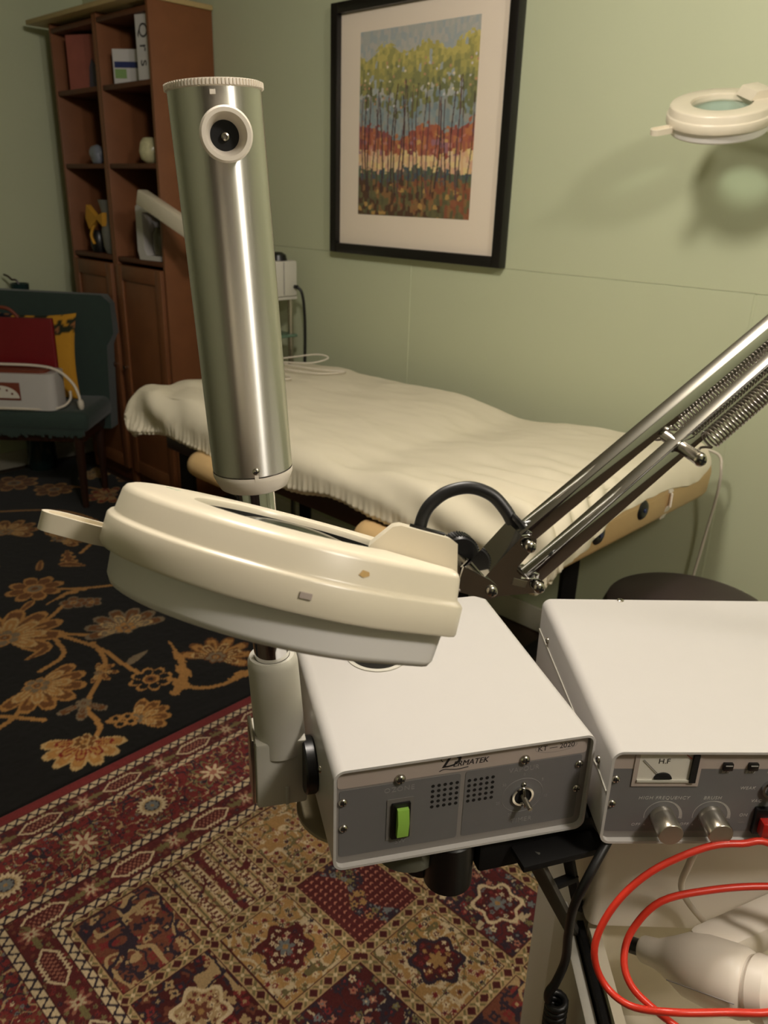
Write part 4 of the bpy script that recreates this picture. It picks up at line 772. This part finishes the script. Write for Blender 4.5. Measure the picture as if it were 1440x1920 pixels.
# ------------------------------------------------------------------ second machine on the trolley
M2 = T(.226, .642, .82) @ RZ(2.5); X0, X1 = .0055, .375
hf = thing('high_frequency_machine', 'white high frequency and brush machine with meter and knobs on the trolley', 'machine', M2 @ T(.19, .16, -.0145))
sh2, p2 = shell(hf, M2, X0, X1, .318, -.0035, .1115)
for x in (.04, .34):
    for y in (.03, .29): b = BM(); cyl(b, M2 @ Vector((x, y, -.0035)), M2 @ Vector((x, y, -.0155)), .01, seg=16); obj('foot', b, M_BLACK, hf)
panel_rect(p2, 'title_band', M2, 9, 366, 87, 108, M_PANELL, r=3); panel_rect(p2, 'dark_field', M2, 10, 366, 8, 86.5, M_PANELD, r=4)
b = BM(); o_ = [(30.5, 66), (98.5, 66), (98.5, 107), (30.5, 107)]; i_ = [(35, 72), (94, 72), (94, 106), (35, 106)]
prism(b, [(x/1000, y/1000) for x, y in o_], 0, .0015, FP(M2, 0, 0), 0, [(x/1000, y/1000) for x, y in i_]); mf = obj('meter_frame', b, M_PANELL, hf, 0)
b = BM(); prism(b, [(x/1000, y/1000) for x, y in i_], .0006, .0010, FP(M2, 0, 0)); obj('meter_face', b, M_METER, mf, 0)
b = BM(); box(b, .088, .094, .072, .106, .001, .004, FP(M2, 0, 0)); obj('meter_wall', b, M_DARK, mf, 0); b = BM(); box(b, .035, .094, .072, .0745, .001, .003, FP(M2, 0, 0)); obj('meter_ledge', b, M_GREYP, mf, 0)
b = BM(); prism(b, [(.009*math.cos(math.radians(q)), .007*math.sin(math.radians(q))) for q in range(0, 181, 15)], .001, .003, FP(M2, 61, 76)); obj('meter_hub', b, M_DARK, mf, 0)
b = BM(); bar(b, FP(M2, 57, 80) @ Vector((0, 0, .002)), FP(M2, 39, 99) @ Vector((0, 0, .002)), .0006, .0004, (0, 0, 1), 0); obj('needle', b, M_DARK, mf, 0)
b = BM(); bar(b, FP(M2, 80, 106) @ Vector((0, 0, .0012)), FP(M2, 87, 100) @ Vector((0, 0, .0012)), .002, .0004, (0, 0, 1), 0); obj('red_zone', b, M_RED, mf, 0)
panel_text(mf, 'H.F', M2, 60, 96.5, 8.5, M_INKD, 0, .0012)
for u, v in ((14, 74.3), (14, 43.8), (362, 74), (362, 44)): screw(hf, FP(M2, u, v), M_NICKEL, M_DARK, .0046, .003)
for s_, u, v, z_ in (('HIGH FREQUENCY', 67, 50.5, 5.6), ('BRUSH', 117, 50.5, 5.6), ('WEAK', 151, 63, 5.2), ('VAC', 163, 46.8, 5.2), ('ON', 153, 28.5, 5.2), ('OFF', 42.5, 16.4, 4.8), ('OFF', 93, 16.8, 4.8), ('H.F.', 124.6, 83.2, 4.8), ('BRU', 149.5, 83.2, 4.8), ('POWER', 176, 83.2, 4.8), ('STRONG', 206, 63, 5.2), ('SPRAY', 215, 46.8, 5.2)): panel_text(p2, s_, M2, u, v, z_, M_INKW, .18, spacing=1.15)
for u in (51.5, 102): b = BM(); prism(b, [(-.0012, -.001), (.0012, -.001), (0, .0012)], 0, .0006, FP(M2, u, 16.5)); obj('off_mark', b, M_INKW, p2, 0)
panel_rect(p2, 'on_mark', M2, 149.5, 156.5, 18, 20, M_INKW, r=.3)
for u in (68, 118.5):
    b = BM()
    for q in range(-10, 190, 4):
        a0, a1 = math.radians(q), math.radians(q+(4 if q > 60 else 2.6)); w0, w1 = .018, .018+.0005+.0032*max(0, (90-q)/100 if q < 90 else 0)
        prism(b, [(w0*math.cos(a0), w0*math.sin(a0)), (w1*math.cos(a0), w1*math.sin(a0)), (w1*math.cos(a1), w1*math.sin(a1)), (w0*math.cos(a1), w0*math.sin(a1))], 0, .0005, FP(M2, u, 28))
    obj('scale_arc', b, M_INKW, p2, 0, kind='stuff')
    kM = FP(M2, u, 28); b = BM(); lathe(b, [(0, .0005), (.0125, .0005), (.0125, .004), (.0118, .005), (.0118, .006), (.0125, .0065), (.0125, .027), (.0118, .028), (0, .028)], 40, kM); kb = obj('knob', b, M_ALU, hf)
for u in (124.8, 150.5, 176):
    b = BM(); box(b, -.0048, .0048, -.0042, .0042, 0, .004, FP(M2, u, 91), .0006); ld = obj('indicator', b, M_BLACK, hf); b = BM(); box(b, -.0035, .0035, .0018, .0028, .004, .0044, FP(M2, u, 91)); obj('indicator_lens', b, M_INKW, ld, 0)
b = BM(); lathe(b, [(.011, 0), (.011, .004), (.0085, .004), (.0085, .0)], 28, FP(M2, 176, 63)); jk = obj('jack_collar', b, M_CHROME, hf); b = BM(); cyl(b, FP(M2, 176, 63) @ Vector((0, 0, .0005)), FP(M2, 178, 59) @ Vector((0, 0, .014)), .0035); obj('jack_lever', b, M_NICKEL, jk)
b = BM(); box(b, -.0155, .0155, -.016, .016, 0, .006, FP(M2, 179, 24), .001); sw = obj('switch_bezel', b, M_BLACK, hf); b = BM(); box(b, -.0115, .0115, -.010, .008, .005, .016, FP(M2, 179, 22), .0015); obj('red_button', b, M_RED, sw)
b = BM(); tube(b, [M2 @ Vector(p) for p in ((X0-.0004, .002, .062), (X0-.0004, .035, .066), (X0-.0004, .045, .064), (X0-.0004, .27, .066), (X0-.0004, .318, .066))], .0007, 5); obj('side_seam', b, M_GREYP, sh2)
for y in (.035, .272): screw(hf, M2 @ T(X0, y, .074) @ RY(-90), M_NICKEL, M_DARK, .0045, .0024)
screw(hf, M2 @ T(.11, .3155, .1115), M_NICKEL, M_DARK, .0045, .002)
# ------------------------------------------------------------------ magnifier lamps
HC = Vector((-.062, .475, 1.212)); HN = Vector((.2274, .3407, .9122)).normalized(); HX = (cR-cR.dot(HN)*HN).normalized(); HY = HN.cross(HX)
def outline(r, flat=True, n=120, xe_off=-.0015, ye_k=.46):
    """circle with a squared tail towards +x"""
    P_ = []
    xe, ye = r+xe_off, r*ye_k; dc = math.hypot(xe, ye); ta = math.atan2(ye, xe)+math.acos(min(1, r/dc)); ca = math.atan2(ye, xe)
    for i in range(n):
        th = -math.pi+2*math.pi*i/n
        if flat and abs(th) < ta:
            if abs(th) > ca:
                tx, ty = r*math.cos(ta), r*math.sin(ta)
                # intersection of ray with line from corner to tangent point
                dx, dy = tx-xe, ty-ye; c_, s_ = math.cos(abs(th)), math.sin(abs(th)); k = (xe*dy-ye*dx)/(c_*dy-s_*dx)
            else: k = xe/math.cos(th)
            P_.append((k*math.cos(th), k*math.sin(th)))
        else: P_.append((r*math.cos(th), r*math.sin(th)))
    return P_
def loops(bm, prof, M, close=False):
    t = bmesh.new(); rings = [[t.verts.new((x, y, h)) for x, y in outline(r, fl)] for r, h, fl in prof]
    for A, B in zip(rings, rings[1:]+([rings[0]] if close else [])):
        for i in range(len(A)): j = (i+1) % len(A); t.faces.new((A[i], A[j], B[j], B[i]))
    return new_part(bm, t, M)
def mag_head(root, M, detail=True, ring=None):
    b = BM(); loops(b, [(.0650, .002, 0), (.0650, .0165, 0), (.066, .0188, 0), (.069, .0196, 0), (.1045, .0190, 1), (.1075, .0178, 1), (.1092, .0150, 1), (.1108, .0025, 1), (.1114, .0012, 1), (.1135, .0006, 1), (.1146, -.0010, 1), (.1150, -.0170, 1), (.1142, -.0186, 1), (.107, -.0186, 1), (.0650, .002, 0)], M)
    hs = obj('housing', b, M_CREAM, root, 50)
    b = BM(); loops(b, [(.106, -.018, 1), (.1075, -.0202, 1), (.1070, -.0212, 1), (.1058, -.0365, 1), (.1035, -.0405, 1), (.098, -.0418, 1), (.066, -.0420, 0), (.0645, -.040, 0), (.0645, .002, 0)], M); obj('diffuser', b, M_DIFF, root, 50)
    b = BM(); prof = [(0, .0185)]+[(.0640*i/10, .0185-.0125*(i/10)**2) for i in range(1, 11)]+[(.0640*i/10, .001-.004*(1-(i/10)**2)) for i in range(10, 0, -1)]+[(0, -.003)]
    lathe(b, prof, 64, M); obj('magnifier_lens', b, M_LENS, root, 60)
    b = BM(); lathe(b, [(.0650, .004), (.0650, .0145), (.0632, .0150), (.0625, .004)], 64, M, True); obj('lens_ring', b, ring or M_BLACK, root)
    # neck block
    pf_ = [(.050, .0188), (.0615, .0345), (.066, .0365), (.098, .0365), (.1025, .0345), (.1065, .0185), (.1095, .0120), (.1095, .004), (.0665, .004), (.0665, .0188)]
    b = BM(); prism(b, pf_, -.033, .033, M @ RX(90), .0022); obj('neck_block', b, M_CREAM, root, 50)
    # handle: a flat loop with an inset
    o_ = rrect(-.1605, -.109, -.0135, .0135, .0125, 6); i_ = rrect(-.1565, -.1155, -.0095, .0095, .009, 6)
    b = BM(); prism(b, o_, -.0262, -.0142, M, .0012, i_); hd_ = obj('handle', b, M_CREAM, root, 50)
    b = BM(); prism(b, i_, -.0252, -.0190, M); obj('handle_inset', b, M_CREAM, hd_, 30)
    if detail:
        b = BM(); box(b, -.1165, -.110, -.0075, .0075, -.0245, -.0125, M, .0025); obj('handle_root', b, M_CREAM, hd_)
        sgn = Vector((.026, -.1128, 0)); an = math.degrees(math.atan2(sgn.y, sgn.x))
        b = BM(); box(b, -.0032, .0032, -.0016, .0016, -.0004, .0012, M @ RZ(an) @ T(.1146, 0, -.0085) @ RY(90) @ RZ(90)); obj('latch_slot', b, M_PANELL, hs, 0)
        for dx in (-.0016, .0022): b = BM(); cyl(b, M @ Vector((.1075, -.038+dx, .008)), M @ Vector((.1105, -.038+dx, .008)), .0006, seg=8); obj('vent_dot', b, M_PANEL, hs, 0)
    return hs
M_LENS = CLEAR('lens_glass', (.84, .93, .90), .9, .02)
HM = Matrix((HX, HY, HN)).transposed().to_4x4(); HM.translation = HC
ml = thing('magnifier_lamp', 'cream magnifier lamp on a sprung chrome arm hovering over the steamer box', 'lamp', T(.88, .80, .0))
hs = mag_head(ml, HM)
b = BM()
for x0, y0, L0, a0 in ((-.088, .016, .012, 20), (-.084, .012, .008, 75), (-.092, .020, .007, -30)): prism(b, [(0, -.0006), (L0, -.0002), (L0*.9, .0009), (0, .0007)], .0191, .01935, HM @ T(x0, y0, 0) @ RZ(a0))
obj('green_smudge', b, MAT('green_marker', (120, 170, 140), .6), hs, 0, kind='stuff')
stain = MAT('rust_stain', (196, 160, 100), .5, var=.2, vscale=300)
b = BM(); prism(b, [(-.003, -.001), (0, -.002), (.0035, -.0005), (.003, .0015), (-.001, .002)], 0, .0002, HM @ RZ(-62) @ T(.1102, 0, .0085) @ RY(82) @ RZ(90)); obj('rust_spot', b, stain, hs, 0)
ROLLARM = 31
AM = HM @ T(-.001, 0, -.008) @ RY(.676) @ Matrix.Scale(.9017, 4)      # arm frame, rolled so that its upper faces show
_c0 = Vector((.1425, 0, .0265)); _dl = Vector((.566, 0, .824)).normalized(); _pl = Vector((-_dl.z, 0, _dl.x))
AM = AM @ T(_c0) @ Matrix.Rotation(math.radians(ROLLARM), 4, _dl) @ Matrix.Scale(1.17, 4, _pl) @ T(-_c0); AY = (AM.to_3x3() @ Vector((0, 1, 0))).normalized()
L_ = lambda x, y, z: AM @ Vector((x, y, z))
# fork and bracket plates (local x towards the arm, z = lamp normal)
for y_ in (-.0125, .0125):
    b = BM(); prism(b, [(.117, .0385), (.127, .0365), (.1385, .034), (.1475, .030), (.1485, .0235), (.143, .0195), (.117, .0205)], -.0008, .0008, AM @ T(0, y_*1.12, 0) @ RX(90), .0003); obj('fork_plate', b, M_CHROME, ml, 30)
    b = BM(); prism(b, [(.1335, .0215), (.143, .0200), (.179, .0320), (.1830, .0365), (.1815, .0410), (.1765, .0420), (.1635, .0395), (.1585, .0415), (.1570, .0460), (.1655, .0640), (.1645, .0690), (.1585, .0712), (.1530, .0690), (.1360, .0345), (.1320, .0270)], -.0008, .0008, AM @ T(0, y_*.9, 0) @ RX(90), .0003); obj('bracket_plate', b, M_CHROME, ml, 30)
b = BM(); prism(b, [(.1360, .0345), (.1375, .0340), (.1545, .0685), (.1530, .0690)], -.0105, .0105, AM @ RX(90)); obj('bracket_web', b, M_CHROME, ml, 30)
for x_, z_ in ((.1425, .0265), (.1595, .0640), (.1770, .0370)):
    b = BM(); cyl(b, L_(x_, -.0150, z_), L_(x_, .0150, z_), .0030, seg=16); obj('pivot_bolt', b, M_NICKEL, ml); screw(ml, AM @ T(x_, -.0148, z_) @ RX(90), M_NICKEL, M_DARK, .0042, .0030)
b = BM(); lathe(b, [(0, 0), (.013, 0), (.0145, .0015), (.0145, .0085), (.013, .010), (.009, .010), (.008, .008), (0, .008)], 40, AM @ T(.130, .0160, .0345) @ RX(-90)); kn = obj('tension_knob', b, M_BLACK, ml)
b = BM()
for k in range(44): box(b, .0143, .0150, -.0005, .0005, .001, .009, AM @ T(.130, .0160, .0345) @ RX(-90) @ RZ(k*360/44))
obj('knob_knurling', b, M_BLACK, kn, 0, kind='stuff')
b = BM(); box(b, .1575, .1685, -.0122, -.0116, .0335, .0385, AM @ RX(0) @ T(0, 0, 0)); obj('maker_plate', b, M_ALU, ml, 0)
# arm bars, springs, spacer pin
UP0, UP1 = Vector((.1595, 0, .0645)), Vector((.2920, 0, .2583)); LO0, LO1 = Vector((.1770, 0, .0385)), Vector((.2996, 0, .2282))
ud, ld_ = (UP1-UP0), (LO1-LO0); KU = 2.05
b = BM(); bar(b, AM @ (UP0-ud*.01), AM @ (UP0+ud*KU), .0115, .0115, AY, .0008); obj('arm_bar', b, M_CHROME, ml, 30)
b = BM(); bar(b, AM @ (LO0-ld_*.01), AM @ (LO0+ld_*KU), .0115, .0115, AY, .0008); obj('arm_bar', b, M_CHROME, ml, 30)
pinc = Vector((.2545, 0, .1610)); b = BM(); cyl(b, AM @ (pinc+Vector((0, -.026, -.002))), AM @ (pinc+Vector((0, .024, .002))), .0042, seg=20); obj('spring_pin', b, M_NICKEL, ml)
for s_ in (-1, 1):
    screw(ml, AM @ T(pinc+Vector((0, s_*.0255, s_*.002))) @ RX(-90*s_), M_NICKEL, M_DARK, .0050, .0035, 'pin_cap')
    q0 = pinc+ld_.normalized()*.012+Vector((0, s_*.0195, .001)); q1 = LO0+ld_*1.85+Vector((0, s_*.0195, .001)); Ls = (AM @ q1-AM @ q0).length; sM = axisM(AM @ q0, AM @ q1, AY); nt_ = int(Ls/.0026)
    pts = [sM @ Vector((.0062*math.cos(2*math.pi*k/12), .0062*math.sin(2*math.pi*k/12), Ls*k/(12*nt_))) for k in range(12*nt_+1)]
    b = BM(); tube(b, pts, .00085, 6); sp = obj('spring', b, M_BSTEEL, ml, 80)
    b = BM(); tube(b, smooth_pts([sM @ Vector(p) for p in ((.0062, 0, 0), (.003, .002, -.004), (0, 0, -.008), (0, -.0045, -.013), (0, 0, -.0165), (0, .004, -.013))], 5), .00085, 6); obj('spring_hook', b, M_BSTEEL, sp)
LB = lambda x, y, z: HM @ T(-.001, 0, -.008) @ RY(.676) @ Matrix.Scale(.9017, 4) @ Vector((x, y, z))
# rubber cable from the neck into the arm
b = BM(); cyl(b, LB(.0885, 0, .0485), LB(.0885, 0, .0525), .007, seg=20); box(b, .076, .096, -.006, .006, .0362, .0385, HM, .001); obj('cable_gland', b, M_BLACK, ml)
b = BM(); tube(b, smooth_pts([LB(.0885, 0, .049), LB(.0885, 0, .060), LB(.0915, 0, .070), LB(.1005, 0, .0815), LB(.1155, 0, .0890), LB(.1320, 0, .0880), LB(.1450, 0, .0800), LB(.1530, 0, .0715), LB(.1570, 0, .0655)], 6), .0043, 14); obj('cable', b, M_CORDK, ml)
b = BM(); tube(b, [LB(.1575, 0, .0725)+(.0078*math.cos(k*math.pi/8))*HY+(.0078*math.sin(k*math.pi/8))*(HX*.8-HN*.6) for k in range(16)], .0022, 8, True); obj('cable_tie', b, M_BLACK, ml)
# elbow, lower arm and floor post outside the frame
E1 = AM @ (UP0+ud*KU); E2 = AM @ (LO0+ld_*KU); em = (E1+E2)/2
b = BM(); bar(b, E1+Vector((-.01, 0, .012)), E2+Vector((.02, 0, -.015)), .03, .02, HY, .002); obj('elbow_plate', b, M_CHROME, ml, 30)
PT = Vector((.88, .80, 0))
b = BM(); bar(b, E2, Vector((.88, .80, .95)), .0115, .0115, HY, .0008); obj('arm_bar', b, M_CHROME, ml, 30)
b = BM(); cyl(b, PT+Vector((0, 0, .03)), PT+Vector((0, 0, .97)), .014); obj('stand_post', b, M_CHROME, ml)
b = BM(); lathe(b, [(0, .012), (.16, .012), (.165, .02), (.15, .035), (.02, .045), (0, .045)], 40, T(PT)); obj('stand_base', b, M_CREAM, ml)
# second magnifier lamp by the wall
H2C = Vector((.725, 2.005, 1.628)); n2 = Vector((-.14, -.33, .93)).normalized(); x2 = (Vector((.86, .10, .24))); x2 = (x2-x2.dot(n2)*n2).normalized(); y2 = n2.cross(x2)
H2 = Matrix((x2, y2, n2)).transposed().to_4x4(); H2.translation = H2C
m2l = thing('magnifier_lamp', 'small looking cream magnifier lamp high up in front of the green wall', 'lamp', T(1.75, 0.95, 0)); mag_head(m2l, H2, False, M_CREAM)
p_a, p_b = H2 @ Vector((.115, 0, .03)), Vector((1.75, 0.95, 1.45))
for dz in (.0, .035): b = BM(); bar(b, p_a+Vector((0, 0, dz-.01)), p_b+Vector((0, 0, dz)), .0115, .0115, (0, 0, 1), .0008); obj('arm_bar', b, M_CHROME, m2l, 30)
b = BM(); cyl(b, (1.75, 0.95, .03), (1.75, 0.95, 1.50), .014); obj('stand_post', b, M_CHROME, m2l); b = BM(); lathe(b, [(0, .0), (.16, .0), (.165, .008), (.15, .025), (.02, .035), (0, .035)], 40, T(1.75, 0.95, 0)); obj('stand_base', b, M_CREAM, m2l)
# ------------------------------------------------------------------ stool behind the machines
sl = thing('round_stool', 'dark round padded stool behind the white machines', 'stool', T(.77, 1.78, 0)); M = WM[sl]
b = BM(); lathe(b, [(0, .43), (.18, .43), (.205, .445), (.21, .47), (.2, .495), (.16, .51), (0, .515)], 48, M); obj('seat', b, M_STOOL, sl)
b = BM(); cyl(b, M @ Vector((0, 0, .08)), M @ Vector((0, 0, .44)), .025); obj('column', b, M_CHROME, sl)
for k in range(5):
    an = k*2*math.pi/5; e_ = Vector((.25*math.cos(an), .25*math.sin(an), .0)); b = BM(); bar(b, M @ Vector((0, 0, .09)), M @ (e_+Vector((0, 0, .07))), .03, .025, (0, 0, 1), .004); lg = obj('leg', b, M_CHROME, sl)
    b = BM(); lathe(b, [(0, -.012), (.024, -.012), (.026, 0), (.024, .012), (0, .012)], 20, M @ T(e_+Vector((0, 0, .0405))) @ RX(90)); obj('caster', b, M_BLACK, lg)
# ------------------------------------------------------------------ tray with the handpiece
ty = thing('plastic_tray', 'cream plastic tray on the trolley holding the handpiece', 'tray', T(.46, .6, .461)); tz = .620
TXa, TXb, TYa, TYb = .262, .645, .44, .735
b = BM(); o1 = rrect(TXa, TXb, TYa, TYb, .02, 5); i1 = rrect(TXa+.012, TXb-.012, TYa+.012, TYb-.010, .016, 5)
t = bmesh.new(); prof = [(rrect(TXa+.006, TXb-.006, TYa+.006, TYb-.006, .02, 5), .4612), (o1, tz-.006), (o1, tz), (i1, tz), (rrect(TXa+.02, TXb-.02, TYa+.02, TYb-.02, .016, 5), .468)]
rg = [[t.verts.new((x, y, z)) for x, y in p] for p, z in prof]
for A, B in zip(rg, rg[1:]):
    for i in range(len(A)): j = (i+1) % len(A); t.faces.new((A[i], A[j], B[j], B[i]))
t.faces.new(rg[0][::-1]); t.faces.new(rg[-1]); obj('tub', t, M_CREAM, ty, 40)
hp_ = thing('electrotherapy_handpiece', 'off white gun shaped handpiece lying in the cream tray', 'handpiece', T(.40, .60, .56))
pa, pb = CAM+.90*((1203-720)/1500*cR-(1778-960)/1500*cU+cF), CAM+.815*((1400-720)/1500*cR-(1845-960)/1500*cU+cF); hA = axisM(pa, pb) @ Matrix.Scale(.95, 4)
b = BM(); lathe(b, [(0, 0), (.013, 0), (.015, .003), (.0165, .02), (.024, .038), (.034, .058), (.037, .08), (.037, .118), (.034, .126), (.031, .128), (.031, .131), (.034, .134), (.033, .15), (.026, .157), (0, .159)], 40, hA); hb_ = obj('barrel', b, M_WHITEP, hp_)
b = BM(); bar(b, pa.lerp(pb, .58)+Vector((.0, .012, .006)), pa.lerp(pb, .58)+Vector((.155, .075, .022)), .040, .042, (0, 0, 1), .010); gr = obj('grip', b, M_WHITEP, hp_)
b = BM(); tube(b, [hA @ Vector((.0375*math.cos(q), .0375*math.sin(q), .05+.075*k/12)) if False else hA @ Vector((-.0372, .004, .05+.075*k/12)) for k, q in ((k, 0) for k in range(13))], .0006, 5); obj('seam_line', b, M_PANEL, hb_)
b = BM(); cyl(b, hA @ Vector((0, 0, -.014)), hA @ Vector((0, 0, .002)), .009); obj('front_plug', b, M_BLACK, hb_)
for k in range(2):
    p = pa.lerp(pb, .58)+Vector((.035+.05*k, .026+.02*k, .0295+.005*k)); b = BM(); cyl(b, p-Vector((0, 0, .003)), p+Vector((0, 0, .0005)), .003, seg=12); obj('screw_recess', b, M_PANEL, gr)
b = BM(); box(b, .36, .60, .465, .53, .4695, .50, None, .006); obj('electrode_case', b, M_BLACK, None, 40, T(.48, .5, .4695), 'black electrode case lying on the bottom of the cream tray', 'case')
for k in range(3):
    b = BM(); cyl(b, (.40+.02*k, .50+.012*k, .506), (.60, .478+.012*k, .506), .0045); obj('glass_electrode', b, M_GLASS, None, 40, T(.4, .5, .5), ['clear glass electrode rod nearest the front of the tray', 'clear glass electrode rod in the middle of the three', 'clear glass electrode rod furthest back of the three'][k], 'electrode', group='glass electrodes in the tray')
# ------------------------------------------------------------------ cables
def PX(x, y, q): return CAM+q*((x-720)/1500*cR-(y-960)/1500*cU+cF)      # camera pixel at depth q, measured once from the photograph
cord('red_cable', 'red cable in two loose loops over the cream tray', [(.405, .628, .815), (.408, .622, .79), (.43, .61, .76), (.47, .60, .74), (.52, .60, .745), (.50, .60, .77)] + [PX(1460, 1590, .80), PX(1390, 1582, .80), PX(1320, 1590, .80), PX(1220, 1635, .80), PX(1150, 1700, .80), PX(1115, 1775, .80), PX(1130, 1840, .80), PX(1180, 1885, .785), PX(1260, 1898, .765), PX(1360, 1898, .765), PX(1460, 1895, .765), PX(1560, 1850, .80), PX(1580, 1750, .80), PX(1520, 1670, .81), PX(1440, 1662, .81), PX(1340, 1668, .81), PX(1240, 1690, .81), PX(1185, 1745, .81), PX(1170, 1800, .80), PX(1185, 1850, .79), PX(1230, 1895, .78), PX(1290, 1940, .77), PX(1400, 2010, .77), PX(1560, 2050, .77)], .0036, M_CORDR, 6, seg=10)
cord('handpiece_cord', 'white cord dropping from the machine into the cream tray', [(.332, .642, .812), (.333, .652, .78), (.340, .672, .735), (.355, .686, .70), (.372, .690, .675), (.392, .684, .655), (.405, .675, .645)], .0036, M_CORDW)
kc = cord('black_coiled_cord', 'black cord with a coiled end hanging beside the trolley', [PX(1145, 1568, .835), PX(1105, 1640, .82), PX(1076, 1700, .83), PX(1066, 1750, .85), PX(1060, 1800, .87), PX(1042, 1842, .88), PX(1029, 1860, .885), PX(1028, 1875, .89)], .0050, M_CORDK)
b = BM(); nt_ = 18; base = PX(1045, 1872, .89); pts = [base+Vector((-.0095*math.cos(2*math.pi*k/12), .0095*math.sin(2*math.pi*k/12), -.0085*k/12)) for k in range(12*nt_+1)]
tube(b, pts, .0040, 8); obj('coil', b, M_CORDK, kc, 70)
b = BM(); tube(b, smooth_pts([pts[-1], pts[-1]+Vector((.0, .01, -.08)), Vector((.165, .60, .2)), Vector((.165, .64, .02))], 8), .0045, 8); obj('tail', b, M_CORDK, kc, 70)
# ------------------------------------------------------------------ unseen dark cupboard added behind the camera to darken reflections in the chrome
wb = thing('reflection_wardrobe', 'tall dark cupboard added out of view for the chrome to reflect', 'reflection_wardrobe', T(.1, -1.2, 0))
b = BM(); box(b, -.75, .95, -1.45, -1.0, .0, 2.05, None, .004); obj('carcass', b, M_DWOOD, wb)
for x0, x1 in ((-.74, .09), (.11, .94)):
    b = BM(); box(b, x0, x1, -.998, -.98, .06, 2.03, None, .004); dd_ = obj('door', b, MAT('dark_reflection_veneer', (44, 31, 29), .5, var=.1), wb); b = BM(); cyl(b, ((x1-.05 if x0 < 0 else x0+.05), -.98, .95), ((x1-.05 if x0 < 0 else x0+.05), -.955, .95), .012); obj('knob', b, M_NICKEL, dd_)
